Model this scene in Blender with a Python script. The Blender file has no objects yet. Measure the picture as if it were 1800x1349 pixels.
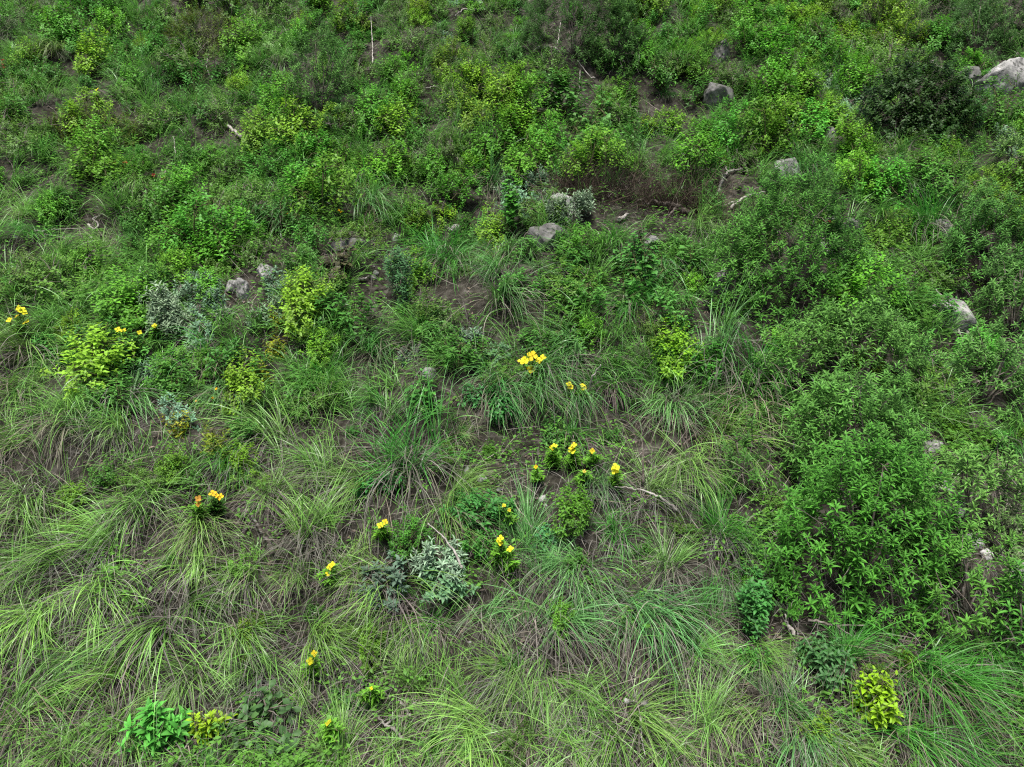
import bpy, bmesh, math, random
import numpy as np
from mathutils import Vector, noise
rng = np.random.default_rng(7)
random.seed(7)
R_ = math.radians
scene = bpy.context.scene
COL = scene.collection
# ---------------------------------------------------------------- camera and hillside
SLOPE, PITCH, HC, FX = R_(32), R_(15), 6.58, 1200.0
TS = math.tan(SLOPE)
CP, SP = math.cos(PITCH), math.sin(PITCH)
cam = bpy.data.cameras.new('camera'); camo = bpy.data.objects.new('camera', cam); COL.objects.link(camo)
camo.location = (0, 0, HC); camo.rotation_euler = (R_(90) - PITCH, 0, 0)
cam.sensor_width = 36; cam.lens = 36 * FX / 1800; cam.clip_end = 500; cam.clip_start = .05
scene.camera = camo

_w = []
_r = np.random.default_rng(3)
for wl, amp in ((6, .13), (4.2, .1), (3, .08), (2.2, .06), (1.6, .05), (1.2, .04), (.9, .03), (.65, .022), (.45, .014), (.3, .009)):
    for _ in range(2):
        a = _r.uniform(0, 2 * math.pi)
        _w.append((math.cos(a) * 2 * math.pi / wl, math.sin(a) * 2 * math.pi / wl, _r.uniform(0, 6.28), amp * .7))
def gz(x, y):
    z = TS * np.asarray(y, float)
    for kx, ky, p, a in _w:
        z = z + a * np.sin(kx * x + ky * y + p)
    return z
def pix2ground(px, py):
    px = np.asarray(px, float); py = np.asarray(py, float)
    a = (px - 900) / FX; b = -(py - 674.5) / FX
    dx, dy, dz = a, CP + SP * b, -SP + CP * b
    off = np.zeros_like(a)
    for _ in range(8):
        t = (HC - off) / (TS * dy - dz)
        x, y = t * dx, t * dy
        off = gz(x, y) - TS * y
    return x, y, gz(x, y)
def world2pix(x, y, z):
    zz = z - HC
    d = CP * y - SP * zz
    u = SP * y + CP * zz
    return 900 + FX * x / d, 674.5 - FX * u / d, d
# ---------------------------------------------------------------- materials
def new_mat(name):
    m = bpy.data.materials.new(name); m.use_nodes = True
    nt = m.node_tree; nt.nodes.clear()
    out = nt.nodes.new('ShaderNodeOutputMaterial')
    return m, nt, out
def N(nt, typ, **kw):
    n = nt.nodes.new('ShaderNode' + typ)
    for k, v in kw.items(): setattr(n, k, v)
    return n
def leaf_material(name, rough=.5, spec=.35, trans=.3, back=None, tipmul=1.25, basemul=.8, var=.5, warm=.25):
    """colour of the thing (object colour) x a tint per leaf; g of the tint runs from a leaf's base to its tip"""
    m, nt, out = new_mat(name); L = nt.links.new
    oi = N(nt, 'ObjectInfo'); at = N(nt, 'Attribute', attribute_name='tint')
    sep = N(nt, 'SeparateColor'); L(at.outputs['Color'], sep.inputs[0])
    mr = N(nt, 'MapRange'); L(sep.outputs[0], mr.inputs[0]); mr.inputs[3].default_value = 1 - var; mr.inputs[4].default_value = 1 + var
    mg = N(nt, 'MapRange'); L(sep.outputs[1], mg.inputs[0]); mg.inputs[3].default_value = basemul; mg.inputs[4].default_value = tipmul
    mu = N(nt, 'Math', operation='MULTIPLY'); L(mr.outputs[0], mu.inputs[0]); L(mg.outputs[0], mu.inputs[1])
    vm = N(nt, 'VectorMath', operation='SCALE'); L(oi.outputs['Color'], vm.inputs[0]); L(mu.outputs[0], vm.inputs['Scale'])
    # some leaves yellower than others
    wm = N(nt, 'MapRange'); L(sep.outputs[2], wm.inputs[0]); wm.inputs[1].default_value = .6; wm.inputs[3].default_value = 0; wm.inputs[4].default_value = warm
    mx = N(nt, 'Mix', data_type='RGBA', blend_type='MULTIPLY'); L(wm.outputs[0], mx.inputs[0]); L(vm.outputs[0], mx.inputs[6])
    mx.inputs[7].default_value = (1.4, 1.14, .5, 1)
    col = mx.outputs[2]
    if back:
        ge = N(nt, 'NewGeometry')
        mb = N(nt, 'Mix', data_type='RGBA'); L(ge.outputs['Backfacing'], mb.inputs[0]); L(col, mb.inputs[6]); mb.inputs[7].default_value = (*back, 1)
        col = mb.outputs[2]
    p = N(nt, 'BsdfPrincipled'); L(col, p.inputs['Base Color']); p.inputs['Roughness'].default_value = rough
    p.inputs['Specular IOR Level'].default_value = spec
    tr = N(nt, 'BsdfTranslucent'); L(col, tr.inputs[0])
    ms = N(nt, 'MixShader'); ms.inputs[0].default_value = trans
    L(p.outputs[0], ms.inputs[1]); L(tr.outputs[0], ms.inputs[2]); L(ms.outputs[0], out.inputs[0])
    return m
M = {}
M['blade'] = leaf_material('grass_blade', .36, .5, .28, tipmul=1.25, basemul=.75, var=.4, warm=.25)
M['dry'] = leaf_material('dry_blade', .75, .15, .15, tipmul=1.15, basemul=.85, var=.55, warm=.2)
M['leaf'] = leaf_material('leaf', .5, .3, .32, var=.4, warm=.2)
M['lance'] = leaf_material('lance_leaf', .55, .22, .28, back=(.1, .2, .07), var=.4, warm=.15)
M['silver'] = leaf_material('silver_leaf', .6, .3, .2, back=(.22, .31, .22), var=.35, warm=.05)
M['petal'] = leaf_material('petal', .6, .1, .3, var=.12, tipmul=1.0, basemul=.95, warm=.05)
def noise_material(name, c1, c2, c3, scale, rough=.9, bump=.4, detail=8, spots=None):
    m, nt, out = new_mat(name); L = nt.links.new
    tc = N(nt, 'TexCoord')
    n1 = N(nt, 'TexNoise'); n1.inputs['Scale'].default_value = scale; n1.inputs['Detail'].default_value = detail; n1.inputs['Roughness'].default_value = .65
    L(tc.outputs['Object'], n1.inputs['Vector'])
    cr = N(nt, 'ValToRGB'); L(n1.outputs['Fac'], cr.inputs[0])
    e = cr.color_ramp.elements; e[0].position = .33; e[0].color = (*c1, 1); e[1].position = .68; e[1].color = (*c3, 1)
    k = cr.color_ramp.elements.new(.5); k.color = (*c2, 1)
    col = cr.outputs[0]
    if spots:
        n2 = N(nt, 'TexNoise'); n2.inputs['Scale'].default_value = scale * 2.7; n2.inputs['Detail'].default_value = 4
        L(tc.outputs['Object'], n2.inputs['Vector'])
        r2 = N(nt, 'MapRange'); L(n2.outputs['Fac'], r2.inputs[0]); r2.inputs[1].default_value = .56; r2.inputs[2].default_value = .62
        mx = N(nt, 'Mix', data_type='RGBA'); L(r2.outputs[0], mx.inputs[0]); L(col, mx.inputs[6]); mx.inputs[7].default_value = (*spots, 1)
        col = mx.outputs[2]
    p = N(nt, 'BsdfPrincipled'); L(col, p.inputs['Base Color']); p.inputs['Roughness'].default_value = rough
    p.inputs['Specular IOR Level'].default_value = .15
    b = N(nt, 'Bump'); b.inputs['Strength'].default_value = bump; b.inputs['Distance'].default_value = .03; L(n1.outputs['Fac'], b.inputs['Height']); L(b.outputs[0], p.inputs['Normal'])
    L(p.outputs[0], out.inputs[0])
    return m
M['soil'] = noise_material('hillside_soil', (.013, .012, .009), (.032, .029, .022), (.085, .078, .066), 9, .95, .9)
M['bark'] = noise_material('bark', (.07, .055, .045), (.14, .12, .1), (.26, .235, .21), 14)
M['palewood'] = noise_material('weathered_wood', (.13, .115, .1), (.3, .275, .25), (.5, .47, .44), 11)
M['darkwood'] = noise_material('dark_wood', (.03, .025, .02), (.06, .05, .042), (.22, .21, .2), 16)
M['twig'] = noise_material('green_stem', (.05, .06, .025), (.09, .09, .04), (.14, .12, .07), 12)
M['rock'] = noise_material('limestone', (.1, .097, .092), (.26, .255, .245), (.43, .42, .4), 6, .95, 1, spots=(.1, .1, .092))
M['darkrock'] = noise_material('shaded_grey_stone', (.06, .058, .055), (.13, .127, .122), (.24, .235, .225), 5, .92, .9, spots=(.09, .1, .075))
M['whiterock'] = noise_material('white_limestone', (.2, .197, .19), (.38, .375, .36), (.54, .53, .51), 6, .9, .7, spots=(.33, .33, .32))
# ---------------------------------------------------------------- mesh helpers
class Geo:
    def __init__(s): s.v, s.q, s.t, s.c, s.n = [], [], [], [], 0
    def add(s, v, q=None, t=None, c=None):
        v = np.asarray(v, np.float32).reshape(-1, 3)
        s.v.append(v)
        if q is not None and len(q): s.q.append(np.asarray(q, np.int64).reshape(-1, 4) + s.n)
        if t is not None and len(t): s.t.append(np.asarray(t, np.int64).reshape(-1, 3) + s.n)
        s.c.append(np.full((len(v), 3), .5, np.float32) if c is None else np.asarray(c, np.float32).reshape(-1, 3))
        s.n += len(v)
    def mesh(s, name, mat):
        me = bpy.data.meshes.new(name)
        v = np.concatenate(s.v); c = np.concatenate(s.c)
        q = np.concatenate(s.q) if s.q else np.zeros((0, 4), np.int64)
        t = np.concatenate(s.t) if s.t else np.zeros((0, 3), np.int64)
        me.vertices.add(len(v)); me.vertices.foreach_set('co', v.ravel())
        li = np.concatenate([q.ravel(), t.ravel()]).astype(np.int32)
        me.loops.add(len(li)); me.loops.foreach_set('vertex_index', li)
        n = len(q) + len(t)
        me.polygons.add(n)
        st = np.concatenate([np.arange(len(q)) * 4, len(q) * 4 + np.arange(len(t)) * 3]).astype(np.int32)
        me.polygons.foreach_set('loop_start', st)
        me.polygons.foreach_set('use_smooth', np.ones(n, bool))
        ca = me.color_attributes.new('tint', 'FLOAT_COLOR', 'POINT')
        ca.data.foreach_set('color', np.concatenate([c, np.ones((len(c), 1), np.float32)], 1).ravel())
        me.materials.append(mat); me.update(calc_edges=True); me.validate()
        return me
def nrm(v): return v / np.maximum(np.linalg.norm(v, axis=-1, keepdims=True), 1e-9)
def blades(g, P, az, e0, bend, L, W, seg=7, clamp=True, power=1.3, lift=.03, r=rng, gfun=None, twist=.5):
    """grass blades as tapering ribbons: start P, azimuth az, start elevation e0, total bend, length L, width W"""
    n = len(L); p = P.copy(); pts = [p.copy()]
    floor = lift * r.random(n) * 2 + .006
    wig = r.normal(0, .12, n)
    for k in range(seg):
        t = (k + .5) / seg
        e = e0 - bend * t ** power
        a = az + wig * t * 2
        d = np.stack([np.cos(e) * np.cos(a), np.cos(e) * np.sin(a), np.sin(e)], 1)
        p = p + d * (L / seg)[:, None]
        if clamp:
            gy = (TS * p[:, 1] if gfun is None else gfun(p[:, 0], p[:, 1])) + floor
            p[:, 2] = np.maximum(p[:, 2], gy)
        pts.append(p.copy())
    pts = np.stack(pts, 1)                                   # n, seg+1, 3
    tan = nrm(np.gradient(pts, axis=1))
    tw = az + math.pi / 2 + r.normal(0, twist, n)
    side0 = np.stack([np.cos(tw), np.sin(tw), r.normal(0, .25, n)], 1)[:, None, :]
    side = nrm(side0 - tan * (tan * side0).sum(2, keepdims=True))
    tt = np.linspace(0, 1, seg + 1)
    prof = np.where(tt < .25, .6 + 1.6 * tt, 1.0) * (1 - tt ** 2.2 * .93)
    off = side * (W[:, None] * prof[None, :] * .5)[:, :, None]
    V = np.stack([pts - off, pts + off], 2).reshape(n, -1, 3)
    m = 2 * (seg + 1)
    f = np.array([[2 * k, 2 * k + 1, 2 * k + 3, 2 * k + 2] for k in range(seg)])
    Q = (np.arange(n)[:, None, None] * m + f[None]).reshape(-1, 4)
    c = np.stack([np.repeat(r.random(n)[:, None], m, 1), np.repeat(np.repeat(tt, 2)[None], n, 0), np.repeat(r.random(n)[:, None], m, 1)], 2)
    g.add(V, Q, None, c)
LT = np.array([[0, 0, 0], [.3, 1, .06], [.32, 0, -.02], [.3, -1, .06], [.68, .72, .02], [.7, 0, -.05], [.68, -.72, .02], [1, 0, -.14]], float)
LQ = np.array([[4, 5, 2, 1], [5, 6, 3, 2]]); LTR = np.array([[1, 2, 0], [2, 3, 0], [7, 5, 4], [7, 6, 5]])
LT_HEART = LT.copy(); LT_HEART[1:4, 0] = (.12, .22, .12); LT_HEART[0, 0] = .12; LT_HEART[4:7, 0] = (.6, .62, .6); LT_HEART[4, 1] = .8; LT_HEART[6, 1] = -.8
LT_LOBE = LT.copy(); LT_LOBE[1, 1] = .55; LT_LOBE[3, 1] = -.55; LT_LOBE[4, 1] = 1; LT_LOBE[6, 1] = -1; LT_LOBE[7] = (.98, 0, -.1)
ST = np.array([[0, 0, 0], [.5, 1, .06], [.5, -1, .06], [1, 0, -.1]], float); STR = np.array([[1, 2, 0], [3, 2, 1]])
def leaves(g, P, D, U, L, W, tmpl=LT, droop=0., age=None, r=rng):
    n = len(P); D = nrm(D); Rr = np.cross(D, U); bad = np.linalg.norm(Rr, axis=1) < .05
    if bad.any(): Rr[bad] = np.cross(D[bad], np.array([1., .2, 0]))
    Rr = nrm(Rr); Nn = np.cross(Rr, D)
    cz = tmpl[:, 2] - droop * tmpl[:, 0] ** 2
    V = P[:, None, :] + D[:, None, :] * (L[:, None] * tmpl[None, :, 0])[:, :, None] + Rr[:, None, :] * (W[:, None] * .5 * tmpl[None, :, 1])[:, :, None] + Nn[:, None, :] * (L[:, None] * cz[None])[:, :, None]
    m = len(tmpl)
    idx = np.arange(n)[:, None, None] * m
    q, t = (LQ, LTR) if m == 8 else (None, STR)
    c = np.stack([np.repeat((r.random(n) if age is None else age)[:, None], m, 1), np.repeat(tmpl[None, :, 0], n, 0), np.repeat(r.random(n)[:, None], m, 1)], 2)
    g.add(V, None if q is None else (idx + q[None]).reshape(-1, 4), (idx + t[None]).reshape(-1, 3), c)
def tube(g, pts, rad, sides=5):
    pts = np.asarray(pts, float); rad = np.asarray(rad, float); k = len(pts)
    tan = nrm(np.gradient(pts, axis=0))
    ref = np.array([.3, .9, .31]); s = nrm(np.cross(tan, ref)); u = np.cross(s, tan)
    a = np.arange(sides) * 2 * math.pi / sides
    V = pts[:, None] + (s[:, None] * np.cos(a)[None, :, None] + u[:, None] * np.sin(a)[None, :, None]) * rad[:, None, None]
    V = V.reshape(-1, 3)
    Q = [[i * sides + j, i * sides + (j + 1) % sides, (i + 1) * sides + (j + 1) % sides, (i + 1) * sides + j] for i in range(k - 1) for j in range(sides)]
    tips = np.array([pts[0], pts[-1]]); b = k * sides
    T = [[b, (j + 1) % sides, j] for j in range(sides)] + [[b + 1, (k - 1) * sides + j, (k - 1) * sides + (j + 1) % sides] for j in range(sides)]
    g.add(np.concatenate([V, tips]), Q, T)
def curve(a, b, sag=0., n=6, jit=.0, r=rng):
    t = np.linspace(0, 1, n)[:, None]; p = a * (1 - t) + b * t
    p[:, 2] += sag * 4 * (t * (1 - t))[:, 0]
    if jit: p[1:-1] += r.normal(0, jit, (n - 2, 3))
    return p
# ---------------------------------------------------------------- things, parts, copies
THINGS = []      # (root, phrase, visual point, size) for labels
def empty(name, loc):
    o = bpy.data.objects.new(name, None); o.empty_display_size = .1; COL.objects.link(o); o.location = loc
    return o
def part(name, me, parent, color):
    o = bpy.data.objects.new(name, me); COL.objects.link(o); o.parent = parent; o.color = (*color, 1)
    return o
def jitter(c, s=.14, r=rng):
    k = r.normal(1, s); return tuple(float(max(.002, x * k * r.normal(1, s * .4))) for x in c)
class Kind:
    """a prototype per variant; copies share its meshes"""
    def __init__(s, name, parts): s.name, s.parts, s.first = name, parts, None
    def place(s, loc, rz, sc, colors, tilt=(0, 0)):
        if s.first is None:
            root = empty(s.name, loc); s.first = root
            for pn, me in s.parts: part(pn, me, root, (1, 1, 1))
        else:
            root = s.first.copy(); COL.objects.link(root)
            for ch in s.first.children:
                c = ch.copy(); COL.objects.link(c); c.parent = root
        root.location = loc; root.rotation_euler = (tilt[0], tilt[1], rz); root.scale = sc
        kids = {ch.name.split('.')[0]: ch for ch in root.children}
        for (pn, _m), c in zip(s.parts, colors): kids[pn].color = (*c, 1)
        return root
def stuff(name, g, mat, color, label, cat):
    o = bpy.data.objects.new(name, g.mesh(name, mat)); COL.objects.link(o)
    o.color = (*color, 1); o['kind'] = 'stuff'; o['label'] = label; o['category'] = cat
    return o
# ---------------------------------------------------------------- what grows where (one letter per 50 px of the photograph)
GRID = """
ffyyggooo odydgofsm lllmygyyy yyoyofgll
ggfmmmyoy gydmgfsog ldllymgym yyoydylll
mgtyggmdm gGlmyffoy hhdllmmdy oogyobydd
mttyttmtm dmlmgyfyy yhhhdmmom ysgbbbmmd
oooooggtt gylgymggy yyhhdyymy yfybbbmyg
tttymymyy gmmgffodg yyymggdfg gggyoyyys
tyyydmyym gggmdmygg sgwwwwydg dggggoosy
tGydGydom ggyygfhyh sswwwdGtd tddtggglo
GgddGyydo dmdmdhhmh gdsgthgtl lldggyyll
ttGogmyyd dgoodfgGG gmmthhgdd lllmGymll
tttyGmssd ssgddmdtG tmmmggdml lllymmdll
GGGmmsssd yytmdmdfg tgmgffmgl llllomdll
GtGmmssft ymtmGgtts tgggffmgg lllllmdll
GGyyGsstm yGggghtmt ggGttgffg gllllomll
GGGGGtmyg tgggghGmg mggtggfgg gmlmomyll
tGttGoyym ftgtgggtm gmggtytGg lllloommm
tGtmGGggm fGtttmGdd tmmmggtGt mlllloolm
GGGmtGmmt tGGmmmGtd dtggttmgm mllllllll
GGgmGGtGf tGGyymGmg tgyggmggm mlllllllf
GtGGGGgtt dtGtGssmt ggtgggGgm mllllllfl
GGGGGGgtG GgGGGssmt mtmmggmGg mlllllldl
GGGtGGGtG tGGGtmstG GdGggGyGm tllllllll
GmGGGGtGm GGtmGGGGG GGgggtggm dlollllll
GGGGGGtGG GGGGmGgGG GGttgmtGm tmmggtggl
GGGGtGGkk kkkGtGGGG GGtdtGGGg tmmddtggg
GGGtttmkk kkktdtGGG GGGtGGGGG tGtytggmg
GGGGtmmkk kkktGGGGG GGGGGtGgG ttGmGGtdg
""".strip().split('\n')
GRID = [l.replace(' ', '') for l in GRID]
GA = np.array([[ord(ch) for ch in l] for l in GRID])
def code_at(px, py, jit=18, r=rng):
    i = np.clip(((py + r.normal(0, jit, np.shape(py))) // 50).astype(int), 0, 26)
    j = np.clip(((px + r.normal(0, jit, np.shape(px))) // 50).astype(int), 0, 35)
    return GA[i, j]
# ---------------------------------------------------------------- ground
def build_ground():
    xs = np.concatenate([np.linspace(-60, -13, 24)[:-1], np.linspace(-13, 13, 261), np.linspace(13, 60, 24)[1:]])
    ys = np.concatenate([np.linspace(-6, 2, 17)[:-1], np.linspace(2, 20, 181), np.linspace(20, 90, 36)[1:]])
    X, Y = np.meshgrid(xs, ys); Z = gz(X, Y)
    nx, ny = len(xs), len(ys)
    i = np.arange(ny - 1)[:, None] * nx + np.arange(nx - 1)[None]
    Q = np.stack([i, i + 1, i + nx + 1, i + nx], 2).reshape(-1, 4)
    g = Geo(); g.add(np.stack([X, Y, Z], 2), Q)
    o = bpy.data.objects.new('hillside', g.mesh('hillside', M['soil'])); COL.objects.link(o); o['kind'] = 'structure'
build_ground()
def img_points(n, x0=-250, x1=2050, y0=-60, y1=1600):
    """ground points spread evenly over the picture and a margin round it"""
    px = rng.uniform(x0, x1, n); py = rng.uniform(y0, y1, n)
    x, y, z = pix2ground(px, py)
    return px, py, x, y, z
# ---------------------------------------------------------------- stuff: thatch, litter, undergrowth
def build_stuff():
    # fallen dead grass
    px, py, x, y, z = img_points(46000)
    c = code_at(px, py)
    keep = {'t': 1, 'G': .9, 'g': .8, 'd': .45, 'w': .4, 'k': .8, 'l': .45, 'y': .35, 'o': .3, 'm': .5, 'f': .7, 's': .5, 'h': .35, 'b': .1}
    k = np.array([keep[chr(q)] for q in c]) * np.where(py > 560, 1, .8)
    # patchy: locks lie together
    s = rng.random(len(x)) < k * (.75 + .5 * np.sin(x * 2.7 + y * 1.9) * np.sin(y * 3.3 - x))
    x, y, z = x[s], y[s], z[s]; n = len(x)
    field = np.sin(x * 2.1 + 1.3 * np.sin(y * 1.7)) * .5 + np.sin(x * 5.3 - y * 3.1) * .35
    az = -math.pi / 2 + field + rng.normal(0, .55, n)
    wild = rng.random(n) < .22; az[wild] = rng.uniform(0, 6.28, wild.sum())
    L = rng.uniform(.12, .48, n); e0 = rng.uniform(-.5, .55, n)
    g = Geo(); blades(g, np.stack([x, y, z + rng.uniform(0, .07, n)], 1), az, e0, rng.uniform(.2, 1.4, n), L, rng.uniform(.0035, .0075, n), seg=4, lift=.03, gfun=gz, twist=1.2)
    stuff('dry_thatch', g, M['dry'], (.155, .145, .13), 'fallen grey straw of dead grass lying over the soil between living plants', 'dead grass')
    # dead leaves and chips on the bare soil
    px, py, x, y, z = img_points(52000)
    c = code_at(px, py); k = np.array([{'d': 1, 'w': .9, 't': .45, 'o': .5, 'y': .4, 'b': .5}.get(chr(q), .22) for q in c])
    s = rng.random(len(x)) < k; x, y, z = x[s], y[s], z[s]; n = len(x)
    D = rng.normal(0, 1, (n, 3)); D[:, 2] = D[:, 1] * TS + rng.normal(0, .35, n)
    U = np.stack([rng.normal(0, .5, n), -.5 + rng.normal(0, .5, n), np.ones(n)], 1)
    L = rng.uniform(.02, .065, n)
    g = Geo(); leaves(g, np.stack([x, y, z + rng.uniform(0, .025, n)], 1), D, U, L, L * rng.uniform(.15, .5, n), ST)
    stuff('leaf_litter', g, M['dry'], (.15, .12, .098), 'small dead brown leaves and chips scattered on bare soil', 'leaf litter')
    # fine twigs
    px, py, x, y, z = img_points(9000)
    c = code_at(px, py); k = np.array([{'d': 1, 'w': 1, 't': .5, 'o': .7, 'y': .5, 'b': .5, 'f': .8, 'l': .6}.get(chr(q), .2) for q in c])
    s = rng.random(len(x)) < k; x, y, z = x[s], y[s], z[s]; n = len(x)
    g = Geo(); blades(g, np.stack([x, y, z + rng.uniform(0, .06, n)], 1), rng.uniform(0, 6.28, n), rng.uniform(-.3, .5, n), rng.normal(0, .5, n), rng.uniform(.15, .6, n), rng.uniform(.005, .011, n), seg=4, gfun=gz, lift=.04, power=1)
    stuff('fallen_twigs', g, M['dry'], (.2, .175, .155), 'thin fallen grey twigs lying between the plants', 'twigs')
    # low green leaves close to the soil
    g = Geo()
    px, py, x, y, z = img_points(42000)
    c = code_at(px, py); k = np.array([{'y': 1, 'o': 1, 'm': 1, 'l': .8, 'h': .9, 'f': .8, 's': .5, 'b': 1, 'g': .4, 'G': .25, 'k': .7, 't': .2, 'd': .2, 'w': .12}[chr(q)] for q in c]) * np.where(py > 620, np.where(np.sin(x * 3.1 + 1.7 * np.sin(y * 2.3)) + np.sin(y * 4.1 - x * 1.3) > .55, 1.3, .16), 1) * keepout(px, py)
    s = rng.random(len(x)) < k; x, y, z = x[s], y[s], z[s]
    n = len(x); per = 10
    H = rng.uniform(.04, .3, n) * np.where(py[s] < 700, 1.35, 1)
    P = np.repeat(np.stack([x, y, z], 1), per, 0); h = np.repeat(H, per) * rng.uniform(.3, 1, n * per)
    P[:, 2] += h; P[:, :2] += rng.normal(0, .05, (n * per, 2)); P[:, 2] = np.maximum(P[:, 2], gz(P[:, 0], P[:, 1]) + .01)
    a = rng.uniform(0, 6.28, n * per); D = np.stack([np.cos(a), np.sin(a), rng.uniform(-.3, .6, n * per)], 1)
    L = np.repeat(rng.uniform(.025, .06, n) * np.where(py[s] < 600, 1.3, 1), per) * rng.uniform(.7, 1.2, n * per)
    leaves(g, P, D, np.tile([0., -.3, 1.], (n * per, 1)), L, L * .5, ST, age=np.clip(np.repeat(rng.random(n), per) * .7 + rng.random(n * per) * .3, 0, 1))
    stuff('undergrowth', g, M['leaf'], (.09, .235, .03), 'low leafy green ground cover between the shrubs and tufts', 'ground cover')
    # thin living grass
    px, py, x, y, z = img_points(11500)
    c = code_at(px, py); k = np.array([{'G': 1, 'g': 1, 't': .5, 'f': .6, 'm': .5, 'y': .45, 'o': .45, 's': .4, 'k': .5, 'd': .12, 'w': .15}.get(chr(q), .3) for q in c]) * keepout(px, py)
    s = rng.random(len(x)) < k; x, y, z = x[s], y[s], z[s]; n0 = len(x); per = 5
    P = np.repeat(np.stack([x, y, z], 1), per, 0); n = n0 * per
    P[:, :2] += rng.normal(0, .03, (n, 2)); P[:, 2] = gz(P[:, 0], P[:, 1])
    az = np.repeat(rng.uniform(-4.2, 1.1, n0), per) + rng.normal(0, .6, n)
    g = Geo(); blades(g, P, az, rng.uniform(.5, 1.4, n), rng.uniform(.8, 2.2, n), np.repeat(rng.uniform(.2, .78, n0), per) * rng.uniform(.6, 1.1, n), rng.uniform(.0035, .007, n), seg=5, gfun=gz)
    stuff('short_grass', g, M['blade'], (.135, .33, .055), 'thin green grass blades growing between the larger tufts', 'grass')
def build_sward():
    px, py, x, y, z = img_points(4200, y1=760)
    c = code_at(px, py); k = np.array([{'G': 1, 'g': 1, 't': .5, 'f': .6, 'm': .5, 'y': .42, 'o': .32, 's': .5, 'h': .3, 'd': .05, 'w': .04}.get(chr(q), .12) for q in c]) * keepout(px, py)
    s = rng.random(len(x)) < k; x, y = x[s], y[s]; n0 = len(x); per = rng.integers(16, 50, n0); i = np.repeat(np.arange(n0), per); n = len(i)
    P = np.zeros((n, 3)); P[:, 0] = x[i] + rng.normal(0, .04, n); P[:, 1] = y[i] + rng.normal(0, .04, n); P[:, 2] = gz(P[:, 0], P[:, 1])
    az = rng.uniform(-3.6, .5, n0)[i] + rng.normal(0, .7, n)
    g = Geo(); blades(g, P, az, rng.uniform(.6, 1.45, n), rng.uniform(.7, 2.1, n), rng.uniform(.3, .75, n0)[i] * rng.uniform(.55, 1.1, n), rng.uniform(.006, .0105, n), seg=6, gfun=gz)
    stuff('meadow_grass', g, M['blade'], (.14, .34, .07), 'green grass growing all through the shrubs of the upper slope', 'grass')
# ---------------------------------------------------------------- grass tufts
def tuft_meshes(mode, seed):
    r = np.random.default_rng(seed)
    nl = int(r.integers(13, 20))
    rngs = {'F': (-math.pi, math.pi), 'H': (-math.pi / 2 - 1.15, -math.pi / 2 + 1.15), 'B': (.1, math.pi - .1), 'R': (-1.45, .55)}[mode]
    la = r.uniform(*rngs, nl)
    if mode == 'B': la[: nl // 3] = r.uniform(-math.pi, 0, nl // 3)
    if mode in 'HR': la[: nl // 6] = r.uniform(-math.pi, math.pi, nl // 6)
    if mode == 'F': la[: nl // 2] = r.normal(-math.pi / 2, .9, nl // 2)
    le = {'F': r.uniform(.75, 1.5, nl), 'H': r.uniform(.35, 1.2, nl), 'B': r.uniform(.75, 1.35, nl), 'R': r.uniform(.45, 1.15, nl)}[mode]
    lb = {'F': r.uniform(1.2, 2.4, nl), 'H': r.uniform(1.5, 2.5, nl), 'B': r.uniform(.5, 1.5, nl), 'R': r.uniform(1.1, 2.1, nl)}[mode]
    ll = r.uniform(.42, 1., nl); flat = r.random(nl) < .22; le = np.where(flat, le * .45, le)
    w = r.integers(5, 18, nl); i = np.repeat(np.arange(nl), w); n = len(i)
    lx = r.normal(0, .085, (nl, 2))
    P = np.zeros((n, 3)); P[:, :2] = lx[i] + r.normal(0, .032, (n, 2)); P[:, 2] = P[:, 1] * TS
    g = Geo()
    blades(g, P, la[i] + r.normal(0, .24, n), le[i] + r.normal(0, .18, n), lb[i] * r.uniform(.5, 1.3, n), ll[i] * r.uniform(.55, 1.08, n), r.uniform(.005, .0095, n), seg=8, power=1.25, lift=.03, r=r)
    green = g.mesh('green_blades', M['blade'])
    n = 115; g = Geo()
    P = np.zeros((n, 3)); P[:, :2] = r.normal(0, .06, (n, 2)); P[:, 2] = P[:, 1] * TS
    az = r.normal(-math.pi / 2, .85, n)
    if mode == 'R': az += .6
    blades(g, P, az, r.uniform(-.2, .9, n), r.uniform(.9, 2., n), r.uniform(.3, .85, n), r.uniform(.004, .008, n), seg=6, lift=.03, r=r)
    return green, g.mesh('dry_blades', M['dry'])
TUFT = {m: [Kind('grass_tuft', list(zip(('green_blades', 'dry_blades'), tuft_meshes(m, 100 + 10 * k + i)))) for i in range(nv)] for k, (m, nv) in enumerate((('F', 10), ('H', 10), ('B', 8), ('R', 9)))}
GC = {'G': (.19, .375, .085), 'g': (.078, .29, .044), 'b': (.13, .315, .095), 't': (.2, .3, .105)}
GNAME = {'G': 'yellow-green', 'g': 'deep green', 'b': 'bluish green', 't': 'straw-streaked'}
MNAME = {'F': 'fountain-shaped', 'H': 'hanging', 'B': 'upright fanned', 'R': 'right-swept', 'L': 'left-swept'}
GROUP_T = 'grass tufts on the hillside'
def put_tuft(x, y, L, mode, cc, rz=None):
    z = float(gz(x, y)) - .01
    flip = mode == 'L'
    k = TUFT['R' if flip else mode]; k = k[int(rng.integers(len(k)))]
    if rz is None: rz = float(rng.normal(0, .28))
    if mode in 'FHB' and rng.random() < .5: flip = True
    root = k.place((x, y, z), rz, (-L if flip else L, L, L * float(rng.uniform(.88, 1.12))), (jitter(GC[cc], .13), jitter((.165, .152, .13), .12)))
    root['category'] = 'grass tuft'; root['group'] = GROUP_T
    size = 'small' if L < .55 else 'large' if L > .85 else 'medium'
    THINGS.append([root, f'{size} {MNAME[mode]} {GNAME[cc]} grass tuft', (x, y, z + .1 * L)])
    return root
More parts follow.
